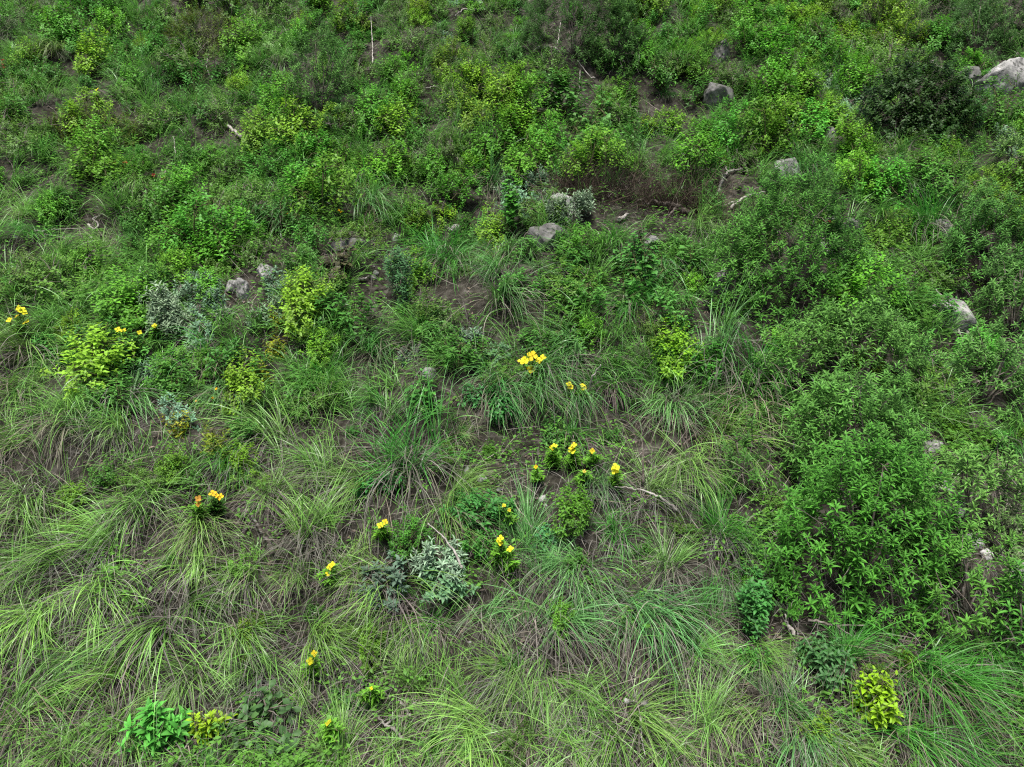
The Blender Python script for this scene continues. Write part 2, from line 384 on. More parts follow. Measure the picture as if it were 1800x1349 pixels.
HERO_T = """713 811 340 B g;545 937 290 B G;211 705 230 H b;48 885 250 H G;245 900 230 H G;360 930 220 H G;285 875 190 L G;403 698 170 H b;925 963 230 B b
1005 772 200 B g;1250 768 250 R G;1056 860 190 H b;1085 945 200 F g;1265 940 190 B g;1322 985 150 B b;805 868 190 R G;276 1108 330 H G;178 1035 260 H G
55 1250 330 R G;30 1290 260 F G;128 1160 130 H b;425 1110 240 R G;330 1072 210 R G;690 1050 280 L G;720 1112 170 H G;762 1095 190 B g;868 1090 170 R b
555 1127 250 R G;728 1216 220 B G;800 1250 260 B G;845 1300 300 L G;975 1106 260 R b;922 1066 130 H b;1105 1082 230 H b;1142 1076 300 R b;1278 1033 150 H b
1310 1030 140 R g;1215 1160 190 R G;1128 1268 280 R G;1065 1300 260 L G;962 1192 200 H G;900 1190 230 L G;1485 1165 250 B g;1610 1180 300 R g;1642 1210 300 R g
1590 1285 280 R g;1362 1235 230 B b;1330 1160 180 R G;790 462 260 F g;902 448 190 H b;885 525 230 R b;1150 470 160 H b;1105 540 190 F g;1270 625 260 B b
1010 622 180 L b;665 616 180 R b;745 600 150 R b;955 650 190 H b;1627 395 190 B g;1542 448 150 F G;490 112 110 F G;866 325 170 F b;1480 140 150 F g
1230 400 130 F G;1345 400 120 R G;1320 700 260 B g;1340 650 230 F g;1180 720 200 H b;870 680 190 H b;930 690 180 R b;560 700 160 B g;480 780 230 L G
60 620 260 L G;30 690 260 F G;120 740 260 F G;20 780 220 F G;90 990 260 L G;190 960 240 L G;20 1010 270 F G;340 1000 250 F G;430 1020 220 H G;60 1090 250 H G
370 640 190 F g;1080 700 190 F g;1010 700 170 H b;1200 820 200 H G;1150 870 180 R G;1020 1010 210 H b;1180 1000 200 B G;1240 1080 180 B g;960 1010 190 B b
640 860 260 L G;560 830 210 L G;480 870 220 F G;790 905 220 R G;775 470 210 B g;620 1010 220 B G;520 1010 190 F G;460 1190 230 L G;520 1230 220 F G
640 1150 170 F G;340 1190 270 F G;200 1190 260 L G;220 1280 250 F G;120 1330 300 F G;930 1290 280 B G;1010 1240 220 H G;1240 1290 260 B G;1300 1250 240 L G
700 1330 280 F G;600 1340 220 B G;780 1345 260 R G;880 1360 260 L G;1000 1350 260 F G;1180 1350 250 F G;1420 1300 220 H b;1460 1350 200 R G;1700 1340 250 R g
580 190 90 F g;655 175 80 B g;800 200 100 F g;860 240 100 H b;660 230 120 R g;620 260 110 F g;640 320 140 R g;330 420 110 F G;380 440 110 F g;230 430 130 F b
560 370 150 F g;500 380 160 H b;650 360 150 R b;110 470 130 F G;60 480 140 F G;180 450 120 B G;250 370 110 H G;40 380 120 F G;60 420 120 L g;1080 330 100 F g
950 300 110 F g;1000 290 110 F g;1000 320 100 R g;1290 280 130 B g;1320 250 120 F g;1400 260 120 F g;1420 300 130 H g;1530 320 150 R b;1590 330 140 F b
1180 110 100 F g;1200 70 90 F g;250 100 100 B g;220 130 110 F g;280 130 100 R g;100 130 110 H t;60 170 110 F t;320 210 100 F g;390 230 100 F G;470 200 110 F g
20 60 90 F g;260 30 90 F g;640 20 80 F g;690 40 90 F g;1430 110 110 F g;1460 170 110 F g;1290 60 90 F G;1320 120 90 F g""".replace('\n', ';').split(';')
for h in HERO_T:
    px, py, w, m, cc = h.split(); px, py, w = float(px), float(py), float(w)
    if py > 1349: py = 1330 + (py - 1349)
    x, y, z = (float(v) for v in pix2ground(px, py))
    d = world2pix(x, y, z)[2]
    L = w / FX * d * {'F': .68, 'H': .84, 'B': .74, 'R': .84, 'L': .84}[m] * (.86 if py > 820 else 1)
    put_tuft(x, y, L, m, cc)
class Spacer:
    def __init__(s): s.p = []
    def ok(s, x, y, r):
        return all((x - a) ** 2 + (y - b) ** 2 > r * r for a, b in s.p)
    def add(s, x, y): s.p.append((x, y))
ts = Spacer()
for t in THINGS: ts.add(t[2][0], t[2][1])
def world_candidates(n, hc):
    px = rng.uniform(-60, 1860, n); py = rng.uniform(-40, 1440, n)
    # even over the ground, not over the picture: accept by the ground's area per pixel
    x, y, z = pix2ground(px, py); d = world2pix(x, y, z)[2]
    s = rng.random(n) < (d / d.max()) ** 2.3
    x, y, z = x[s], y[s], z[s]
    u, v, d = world2pix(x, y, z + hc)
    return x, y, z, u, v, d
# ---------------------------------------------------------------- leafy plants
def plant_geo(seed, w, dep, h, ntip, leafL, leafW, per, tmpl=LT, style='shoot', lobes=7, stemr=.004, shoot=.16, droop=.15, spread=.9, up=.5, sprawl=0., nstem=9, gaps=.25, dome=False):
    """a bushy plant: shoots ending all over an uneven dome, leaves along each shoot"""
    r = np.random.default_rng(seed); gl, gs = Geo(), Geo()
    # uneven dome made of lobes
    la = r.uniform(0, 6.28, lobes); lr = np.sqrt(r.random(lobes)) * .72
    lc = np.stack([np.cos(la) * lr * w / 2, np.sin(la) * lr * dep / 2, h * (1 - lr ** 2 * .75) * r.uniform(.45, .85, lobes)], 1)
    ls = r.uniform(.28, .5, lobes)
    k = r.integers(0, lobes, ntip)
    d = nrm(r.normal(0, 1, (ntip, 3)) + np.array([0, -.25, .45]))
    rad = (1 - gaps * r.random(ntip) ** .7)
    tips = lc[k] + d * np.stack([ls[k] * w * .62, ls[k] * dep * .62, ls[k] * h * .75], 1) * rad[:, None]
    if dome:
        th = r.uniform(0, 6.28, ntip); cz = r.random(ntip) ** .8; sr = np.sqrt(1 - (cz * .98) ** 2)
        p1, p2 = r.uniform(0, 6.28, 2)
        m = (1 + .1 * np.sin(3 * th + p1) + .07 * np.sin(5 * th + 4 * cz + p2)) * r.uniform(.78, 1.04, ntip)
        tips = np.stack([np.cos(th) * sr * m * w / 2, np.sin(th) * sr * m * dep / 2, cz * m * h], 1); d = nrm(tips + np.array([0, 0, .1 * h]))
        k = np.argmin(((tips[:, None] - lc[None]) ** 2).sum(2), 1)
    if sprawl: tips[:, 1] -= sprawl * r.random(ntip) * dep; tips[:, 2] -= sprawl * r.random(ntip) * h * .5
    tips[:, 2] += TS * tips[:, 1] * (.75 if not sprawl else 1)
    tips[:, 2] = np.maximum(tips[:, 2], TS * tips[:, 1] + .03 + .05 * r.random(ntip))
    base = np.array([0, 0, 0.])
    out = nrm(tips - np.array([0, dep * .1, -.2 * h]))
    sd = nrm(out * spread + np.array([0, -.15, up]) + r.normal(0, .22, (ntip, 3)))
    # stems: a few from the base to lobe centres, then to the tips
    for j in range(lobes):
        tube(gs, curve(base + r.normal(0, .02, 3) * [1, 1, .2], lc[j] + np.array([0, 0, TS * lc[j][1] * .8]), .03 * h, 6, .012 * w, r), np.linspace(stemr * 2.4, stemr * 1.2, 6), 5)
    lcs = lc + np.stack([lc[:, 0] * 0, lc[:, 0] * 0, TS * lc[:, 1] * .8], 1)
    for j in range(min(ntip, 26 if style != 'bare' else ntip)):
        tube(gs, curve(lcs[k[j]], tips[j], .02 * h, 5, .006, r), np.linspace(stemr * 1.1, stemr * .5, 5), 4)
    # leaves along the shoots
    idx = np.repeat(np.arange(ntip), per); n = len(idx); s = np.tile(np.arange(per), ntip)
    sl = shoot * r.uniform(.6, 1.2, ntip)
    frac = (s + .5 * r.random(n)) / per
    P = tips[idx] - sd[idx] * (sl[idx] * (1 - frac))[:, None]
    a = s * 2.4 + np.repeat(r.uniform(0, 6.28, ntip), per) + r.normal(0, .25, n)
    t1 = nrm(np.cross(sd, np.array([.2, .3, 1.]))); t2 = np.cross(sd, t1)
    radial = t1[idx] * np.cos(a)[:, None] + t2[idx] * np.sin(a)[:, None]
    open_ = (1.25 - frac * (.75 if style == 'whorl' else .4))
    D = nrm(sd[idx] * (1 - open_ * .55)[:, None] + radial * open_[:, None] + r.normal(0, .12, (n, 3)))
    U = sd[idx] + np.array([0, -.1, .5])
    sz = (1 - .45 * np.abs(frac - .35) * 1.3) * r.uniform(.75, 1.15, n) * np.repeat(r.uniform(.6, 1.2, ntip), per)
    P[:, 2] = np.maximum(P[:, 2], TS * P[:, 1] + .015)
    leaves(gl, P, D, U, leafL * sz, leafW * sz, tmpl, droop, age=np.clip(np.repeat(r.random(ntip), per) * .62 + r.random(n) * .38, 0, 1), r=r)
    return gl, gs
def plant_kind(name, mat, stem_mat, seed, **kw):
    gl, gs = plant_geo(seed, **kw)
    return Kind(name, [('foliage', gl.mesh(name + '_foliage', M[mat])), ('stem', gs.mesh(name + '_stem', M[stem_mat]))])
SPEC = {
 # code: name, material, stems, params, colour, phrase, category, group, spacing, visual height, variants
 'y': ('leafy_shrub', 'leaf', 'twig', dict(w=.82, dep=.7, h=.6, ntip=145, leafL=.064, leafW=.034, per=9, tmpl=ST, lobes=8, shoot=.13, stemr=.004), (.19, .35, .018), 'bright yellow-green leafy shrub', 'shrub', 'yellow-green shrubs on the slope', .42, .25, 7),
 'o': ('olive_shrub', 'leaf', 'bark', dict(w=.95, dep=.75, h=.5, ntip=120, leafL=.05, leafW=.025, per=10, tmpl=ST, lobes=9, shoot=.12, up=.3), (.09, .205, .025), 'dark olive spreading shrub', 'shrub', 'olive shrubs on the slope', .46, .2, 5),
 'm': ('leafy_herb', 'leaf', 'twig', dict(w=.55, dep=.5, h=.4, ntip=60, leafL=.066, leafW=.03, per=8, lobes=6, shoot=.13, stemr=.003), (.07, .225, .034), 'fresh green leafy herb', 'herb', 'leafy herbs on the slope', .3, .16, 6),
 'h': ('heart_leaf_plant', 'leaf', 'twig', dict(w=.55, dep=.5, h=.55, ntip=36, leafL=.09, leafW=.075, per=5, tmpl=LT_HEART, lobes=6, shoot=.2, stemr=.004, droop=.2), (.08, .23, .04), 'heart-leaved green plant', 'plant', 'heart-leaved plants on the slope', .34, .25, 5),
 'l': ('lance_leaf_shrub', 'lance', 'bark', dict(w=.7, dep=.6, h=.55, ntip=46, leafL=.08, leafW=.021, per=12, style='whorl', lobes=6, shoot=.11, stemr=.005, up=.8), (.08, .24, .034), 'lance-leaved green shrub', 'shrub', 'lance-leaved shrubs on the slope', .8, .28, 5),
 's': ('silver_herb', 'silver', 'bark', dict(w=.6, dep=.5, h=.32, ntip=44, leafL=.066, leafW=.03, per=11, style='whorl', lobes=7, shoot=.1, stemr=.004, up=.6, sprawl=.25), (.16, .29, .16), 'silver-leaved sprawling herb', 'herb', 'silver-leaved herbs on the slope', .3, .14, 6),
 'f': ('wiry_herb', 'leaf', 'bark', dict(w=.75, dep=.65, h=.4, ntip=130, leafL=.036, leafW=.012, per=12, tmpl=ST, lobes=8, shoot=.15, stemr=.0035), (.13, .2, .085), 'wiry grey-green fine-leaved herb', 'herb', 'wiry herbs on the slope', .38, .16, 5),
}
KINDS = {}
for ci, (c, s) in enumerate(SPEC.items()):
    KINDS[c] = [plant_kind(s[0], s[1], s[2], 1000 + 37 * ci + i, **{**s[3], 'w': s[3]['w'] * rng.uniform(.8, 1.2), 'h': s[3]['h'] * rng.uniform(.75, 1.3)}) for i in range(s[10])]
SIZES = lambda k: 'small' if k < .85 else 'large' if k > 1.15 else 'medium'
def put_plant(c, x, y, k, color=None, phrase=None):
    s = SPEC[c]; K = KINDS[c][int(rng.integers(len(KINDS[c])))]
    flip = rng.random() < .5
    root = K.place((x, y, float(gz(x, y)) - .01), float(rng.normal(0, .25)), (-k if flip else k, k, k * float(rng.uniform(.85, 1.2))), (jitter(color or s[4], .15), (1, 1, 1)))
    root['category'] = s[6]; root['group'] = s[7]
    THINGS.append([root, phrase or f'{SIZES(k)} {s[5]}', (x, y, float(gz(x, y)) + s[9] * k)])
    return root
HEROES = []       # named landmarks: (pixel x, pixel y, phrase)
# -- large single shrubs, each with a mesh of its own: base pixel, width and height in pixels
BIG = [
 ('l', 1392, 590, 240, 215, (.056, .155, .042), 'dense dark lance-leaved shrub with pale shoot tips beside a grey rock', 'the dense dark lance-leaved shrub', 2.4),
 ('l', 1490, 735, 320, 150, (.078, .17, .065), 'wide low lance-leaved shrub spreading below the dense dark one', 'the wide low lance-leaved shrub', 2.2),
 ('l', 1495, 905, 250, 185, (.07, .165, .06), 'domed lance-leaved shrub with pale grey-green tips by the upright stick', 'the domed pale-tipped shrub', 2.6),
 ('l', 1510, 1120, 330, 250, (.05, .15, .036), 'big deep green lance-leaved shrub with curving twigs showing', 'the big deep green shrub', 2.4),
 ('l', 1700, 985, 240, 150, (.085, .17, .07), 'loose pale green lance-leaved shrub sprawling over white stones', 'the loose pale green shrub', 1.3),
 ('l', 1700, 1140, 210, 150, (.065, .16, .045), 'thin twiggy lance-leaved shrub with bare stems among straw', 'the thin twiggy shrub', 1.0),
 ('l', 1728, 545, 175, 155, (.06, .155, .055), 'rounded big-leaved green shrub above the stone with pale branch', 'the rounded big-leaved shrub', 2.3),
 ('l', 1725, 745, 190, 120, (.075, .16, .07), 'grey-green lance-leaved shrub with wide pale leaves by the gully', 'the grey-green gully shrub', 1.7),
 ('l', 1775, 620, 150, 130, (.075, .16, .07), 'pale sage lance-leaved shrub at the gully edge', 'the pale sage shrub', 1.7),
 ('l', 1010, 125, 210, 160, (.036, .085, .03), 'tall dark lance-leaved shrub with grey bare limbs underneath', 'the tall dark shrub with bare limbs', 2.2),
 ('l', 1080, 168, 110, 110, (.055, .14, .045), 'drooping lance-leaved shrub hanging over dark litter', 'the drooping lance-leaved shrub', 2.0),
 ('l', 1712, 112, 110, 95, (.055, .12, .06), 'dusky blue-green lance-leaved shrub above the largest boulder', 'the dusky shrub above the boulder', 2.0),
 ('l', 1765, 60, 110, 90, (.09, .17, .08), 'pale loose lance-leaved shrub on the upper slope', 'the pale loose upper shrub', 1.4),
 ('l', 562, 225, 120, 140, (.075, .17, .06), 'tall sage green lance-leaved shrub with pale starry tips', 'the sage shrub with starry tips', 1.4),
 ('l', 1772, 335, 80, 85, (.12, .2, .1), 'small pale grey-green shrub with whitish shoots', 'the pale whitish shrub', 1.7),
 ('l', 1290, 560, 120, 120, (.075, .19, .055), 'soft fresh green lance-leaved shrub left of the dense dark one', 'the soft fresh green shrub', 1.7),
 ('l', 1790, 1215, 90, 150, (.05, .15, .045), 'broad-leaved dark green shrub cut by the picture edge', 'the broad-leaved edge shrub', 1.3),
 ('b', 1610, 265, 210, 150, (.036, .088, .02), 'large dark bush with reddish brown leaves on a pale rock', 'the large dark reddish bush', 2.6),
 ('y', 1700, 258, 70, 110, (.06, .19, .04), 'fresh green feathery shrub on the side of the dark bush', 'the feathery green shrub', 1.6),
 ('o', 360, 95, 170, 95, (.065, .105, .01), 'wide dark olive shrub with a shaded underside high on the slope', 'the wide dark olive shrub', 2.6),
 ('o', 160, 255, 220, 80, (.075, .11, .014), 'long low olive shrub spreading over dark soil', 'the long low olive shrub', 2.2),
 ('K', 597, 510, 85, 85, (.062, .062, .03), 'brownish large-leaved shrub by the dark soil bank', 'the brownish large-leaved shrub', 1.7),
 ('k', 490, 1345, 220, 130, (.05, .115, .035), 'sprawling oak-like shrub with dull green lobed leaves', 'the oak-like shrub', 1.5),
 ('k', 640, 1262, 60, 60, (.05, .12, .035), 'small oak-like sprig with dull green leaves', 'the small oak-like sprig', 1.2),
 ('Y', 1545, 1312, 118, 120, (.2, .37, .014), 'glowing yellow leafy bush on grey straw', 'the glowing yellow bush', 1.5),
 ('Y', 362, 1322, 66, 78, (.22, .37, .012), 'small bright yellow-leaved bush beside white-tipped green leaves', 'the small bright yellow bush', 1.5),
 ('q', 275, 1345, 125, 100, (.08, .32, .045), 'glossy bright green herb with white shoot tips', 'the white-tipped glossy herb', 1.4),
 ('V', 490, 590, 75, 45, (.21, .26, .012), 'yellow-tinged shrub with spreading sprays uphill of another', 'the upper yellow-tinged shrub', 1.6),
 ('V', 485, 640, 70, 60, (.24, .28, .012), 'yellow-tinged shrub in the middle of three', 'the middle yellow-tinged shrub', 1.6),
 ('V', 470, 690, 75, 50, (.24, .3, .012), 'yellow-tinged shrub lowest of three', 'the lowest yellow-tinged shrub', 1.6),
 ('V', 318, 780, 85, 55, (.26, .29, .012), 'wide yellow-green spray shrub among grass tufts', 'the wide yellow spray shrub', 1.6),
 ('V', 375, 815, 80, 75, (.15, .21, .014), 'yellowish spray shrub standing against deep green grass', 'the yellowish spray shrub', 1.6),
 ('h', 903, 445, 42, 110, (.055, .2, .022), 'tall climbing column of heart-shaped green leaves', 'the tall heart-leaf column', 1.6),
 ('h', 985, 225, 120, 95, (.06, .18, .03), 'broad bank of heart-leaved plants below the dark shrub', 'the broad heart-leaf bank', 1.8),
 ('h', 1105, 505, 75, 70, (.055, .18, .035), 'heart-leaved plant with large round leaves by a white stone', 'the round-leaved plant', 1.4),
 ('m', 665, 890, 110, 60, (.045, .19, .045), 'mint green leafy patch inside grass', 'the mint green patch', 1.8),
 ('m', 880, 760, 75, 90, (.045, .19, .04), 'mint green leafy herb beside bare soil', 'the mint green herb', 1.7),
 ('m', 830, 720, 55, 55, (.05, .19, .05), 'small mint green herb in the shade of grass', 'the small mint herb', 1.6),
 ('h', 740, 750, 60, 80, (.06, .2, .035), 'broad-leaved plant standing in the big green tuft', 'the broad-leaved plant', 1.4),
 ('m', 835, 960, 150, 100, (.045, .18, .035), 'wide fresh green herb patch above the silver herb', 'the wide fresh herb patch', 1.8),
 ('m', 965, 985, 70, 70, (.05, .18, .06), 'soft green leafy herb inside an upright tuft', 'the soft leafy herb', 1.6),
 ('m', 1320, 1160, 90, 150, (.045, .17, .035), 'tall mass of small green leaves beside hanging grass', 'the small-leaved green mass', 1.8),
 ('m', 1455, 1225, 110, 110, (.05, .14, .04), 'dull green feathery herb patch below the big shrub', 'the feathery herb patch', 1.8),
 ('s', 300, 615, 115, 90, (.24, .34, .25), 'silvery blue-green herb with pale leaf rosettes', 'the silvery blue-green herb', 1.8),
 ('s', 375, 560, 100, 70, (.14, .26, .19), 'spreading silver-green herb by the split rock', 'the spreading silver-green herb', 1.8),
 ('s', 270, 690, 70, 60, (.15, .28, .2), 'small silver-green herb at the foot of the larger ones', 'the small silver-green herb', 1.6),
 ('s', 390, 580, 55, 35, (.24, .3, .27), 'whitest silver herb near the dark soil', 'the whitest silver herb', 1.8),
 ('s', 330, 520, 90, 45, (.13, .25, .18), 'upper silver-green herb under olive leaves', 'the upper silver-green herb', 1.7),
 ('s', 485, 530, 70, 50, (.14, .27, .19), 'silver-green herb with long narrow leaves', 'the narrow silver-green herb', 1.4),
 ('s', 773, 1062, 100, 95, (.25, .37, .3), 'pale silver herb with frosted rosettes above grass', 'the frosted silver herb', 2.2),
 ('s', 1010, 420, 110, 75, (.24, .34, .26), 'silver-leaved shrub draped over the grey boulder', 'the silver boulder shrub', 1.8),
 ('s', 945, 350, 60, 45, (.13, .24, .17), 'dark silver herb above the grey boulder', 'the dark silver herb', 1.5),
 ('s', 720, 645, 50, 40, (.19, .3, .24), 'little silver herb by dry straw', 'the little silver herb', 1.4),
 ('s', 835, 625, 70, 50, (.2, .32, .27), 'silver herb with scattered star-shaped rosettes', 'the star-rosette silver herb', 1.1),
 ('s', 1430, 190, 60, 50, (.2, .28, .24), 'grey silver shrub on the slope near white rock', 'the grey silver shrub', 1.7),
 ('s', 700, 560, 60, 100, (.06, .18, .07), 'upright green herb with silver upper leaves', 'the upright silver-topped herb', 1.5),
 ('f', 655, 465, 60, 50, (.13, .18, .13), 'small grey feathery herb beside dark soil', 'the grey feathery herb', 1.8),
 ('y', 780, 400, 55, 50, (.13, .26, .012), 'vivid lime shrub above the large green tuft', 'the vivid lime shrub', 1.5),
 ('y', 735, 445, 55, 60, (.06, .21, .02), 'fresh green shrub beside the large green tuft', 'the fresh green tuft-side shrub', 1.5),
 ('y', 1180, 250, 80, 75, (.11, .26, .014), 'lime green shrub beside dark litter', 'the lime green litter shrub', 1.6),
 ('y', 1138, 250, 45, 55, (.13, .25, .012), 'small bright lime shrub at the edge of the dark litter', 'the small lime shrub', 1.5),
 ('y', 1100, 45, 60, 40, (.18, .28, .01), 'bright yellow-green shrub beside the tall dark shrub', 'the bright shrub by the dark one', 1.6),
]
BSPEC = {
 'b': ('dark_bush', 'leaf', 'darkwood', dict(leafL=.07, leafW=.042, per=11, tmpl=LT, shoot=.15, stemr=.006, up=.3, gaps=.5), 'bush', .11),
 'K': ('brown_leaf_shrub', 'leaf', 'bark', dict(leafL=.11, leafW=.085, per=5, tmpl=LT_LOBE, shoot=.16, stemr=.006, droop=.2), 'shrub', .14),
 'k': ('oak_leaf_shrub', 'leaf', 'bark', dict(leafL=.095, leafW=.06, per=6, tmpl=LT_LOBE, shoot=.2, stemr=.005, droop=.15), 'shrub', .19),
 'Y': ('yellow_bush', 'leaf', 'twig', dict(leafL=.075, leafW=.034, per=8, tmpl=LT, shoot=.24, stemr=.004, up=.7, gaps=.55), 'bush', .11),
 'q': ('glossy_herb', 'lance', 'twig', dict(leafL=.115, leafW=.042, per=8, style='whorl', tmpl=LT, shoot=.12, stemr=.004, up=.8), 'herb', .12),
 'V': ('spray_shrub', 'leaf', 'twig', dict(leafL=.06, leafW=.026, per=10, tmpl=LT, shoot=.2, stemr=.004, up=.25, gaps=.4), 'shrub', .14),
}
for bi, (c, px, py, w, h, colr, label, short, dens) in enumerate(BIG):
    sa = math.sin(R_(47) + math.atan((py - 674) / 1200)); x, y, z = (float(q) for q in pix2ground(px, py - h * .36 * sa)); d = float(world2pix(x, y, z)[2])
    W, H = w / FX * d, h / FX * d
    if c in BSPEC: name, mat, sm, kw, cat, tipsz = BSPEC[c]
    else: name, mat, sm, kw, cat, tipsz = SPEC[c][0], SPEC[c][1], SPEC[c][2], dict(SPEC[c][3]), SPEC[c][6], {'l': .118, 'y': .11, 'o': .1, 'h': .15, 'm': .1, 's': .095, 'f': .09}[c]
    kw = dict(kw); dep = max(H * .78, .25 * W)
    tall = H * (1.12 if c == 'l' else .9 if c in 'VYqb' else 1.05 if c == 'h' else .75)
    if c in 'lob': kw['dome'] = True
    if c == 's': kw['sprawl'] = .12; tall = H * 1.15; kw['leafW'] = .022; kw['leafL'] = .075; kw['gaps'] = .6; kw['shoot'] = .16; dens *= .75; dens *= 1.1
    area = W * dep * .8 + (W + dep) * tall * .8
    kw.update(w=W, dep=dep, h=tall, ntip=int(min(1100, max(10, dens * area / tipsz ** 2 * 1.1))), lobes=int(np.clip(area * 7, 6, 18)))
    gl, gs = plant_geo(5000 + bi, **kw)
    root = empty(name, (x, y, z - .01)); root['label'] = label; root['category'] = cat
    part('foliage', gl.mesh(name + '_foliage', M[mat]), root, tuple(v * q * {'l': 1.55, 'y': 1.3, 'm': 1.25, 'h': 1.25, 'o': 1.3, 's': 1.0}.get(c, 1.1) for v, q in zip(colr, (.95, 1.08, .5) if c == 'l' else (1, 1, .8) if c == 's' else (1, 1, 1)))); part('stem', gs.mesh(name + '_stem', M[sm]), root, (1, 1, 1))
    HEROES.append((px, py - h / 2, short))
BIGT = [(float(q[0]), float(q[1]) + (.12 if q[3] in 'FRLH' else -.2) * float(q[2]), float(q[2]) * .36, float(q[2]) * .3) for q in (h.split() for h in HERO_T) if float(q[2]) > 165]
BIGM = [(px, py - h / 2, w / 2, h / 2) for (c, px, py, w, h, *_r2) in BIG]
def in_big(u, v):
    return any(abs(u - a) < ww * .85 and abs(v - b) < hh * .8 for a, b, ww, hh in BIGM)
# ---------------------------------------------------------------- dead brown twiggy shrubs
def twig_bush(seed, w, h):
    r = np.random.default_rng(seed); g = Geo(); n = 520
    a = r.uniform(0, 6.28, n)
    P = np.stack([r.normal(0, w * .22, n), r.normal(0, w * .14, n), np.zeros(n)], 1); P[:, 2] = TS * P[:, 1]
    blades(g, P, a, r.uniform(.1, 1.3, n), r.normal(.2, .6, n), r.uniform(.2, 1, n) * h * 1.5, r.uniform(.005, .01, n), seg=5, r=r, power=1, twist=1.5)
    return g.mesh('dead_twigs', M['dry'])
DEAD = [(1075, 350, 150, 50, 'matted dead brown twig bush beneath green shrubs', 'the matted dead bush'), (1010, 345, 90, 45, 'dead brown twigs heaped beside the grey boulder', 'the dead twig heap'),
        (1160, 360, 130, 50, 'dead brown brush along the fallen log', 'the dead brush'), (1305, 425, 110, 45, 'dark dead twig bush uphill of the dense dark shrub', 'the dark dead bush'), (1225, 375, 90, 45, 'dead brown brush at the end of the fallen log', 'the dead log-end brush')]
for i, (px, py, w, h, lab, short) in enumerate(DEAD):
    x, y, z = (float(q) for q in pix2ground(px, py)); d = float(world2pix(x, y, z)[2])
    root = empty('dead_shrub', (x, y, z)); root['label'] = lab; root['category'] = 'dead shrub'
    part('foliage', twig_bush(900 + i, w / FX * d, 1.5 * h / FX * d), root, (.075, .058, .046)); HEROES.append((px, py - 15, short))
# ---------------------------------------------------------------- rocks
def rock_mesh(seed, sx, sy, sz, mat, pits=False):
    bm = bmesh.new(); bmesh.ops.create_icosphere(bm, subdivisions=5, radius=1)
    o = Vector((seed * 3.7, seed * 1.9, seed * 5.3))
    rr = random.Random(seed); PL = []
    for _ in range(9):
        q = Vector((rr.gauss(0, 1), rr.gauss(-.4, 1), rr.gauss(.4, .8))).normalized(); PL.append((q.x, q.y, q.z, rr.uniform(.62, .88)))
    for v in bm.verts:
        p = v.co.copy()
        k = 1 + .34 * noise.noise(p * 1.05 + o) + .17 * noise.noise(p * 2.3 + o) + .07 * noise.noise(p * 5 + o) + .035 * noise.noise(p * 11 + o)
        cr = abs(noise.noise(p * 1.7 + o * 2)); k -= .1 * max(0, 1 - cr * 9)
        if pits:
            q = noise.noise(p * 4.2 + o); k -= .3 * max(0, q - .28)
        q = p * k
        # flat broken faces
        for nx, ny, nz, dd in PL:
            t = q.x * nx + q.y * ny + q.z * nz - dd
            if t > 0: q -= Vector((nx, ny, nz)) * t * .85
        v.co = Vector((q.x * sx, q.y * sy, q.z * sz))
    me = bpy.data.meshes.new('stone'); bm.to_mesh(me); bm.free()
    me.polygons.foreach_set('use_smooth', np.ones(len(me.polygons), bool)); me.materials.append(mat)
    return me
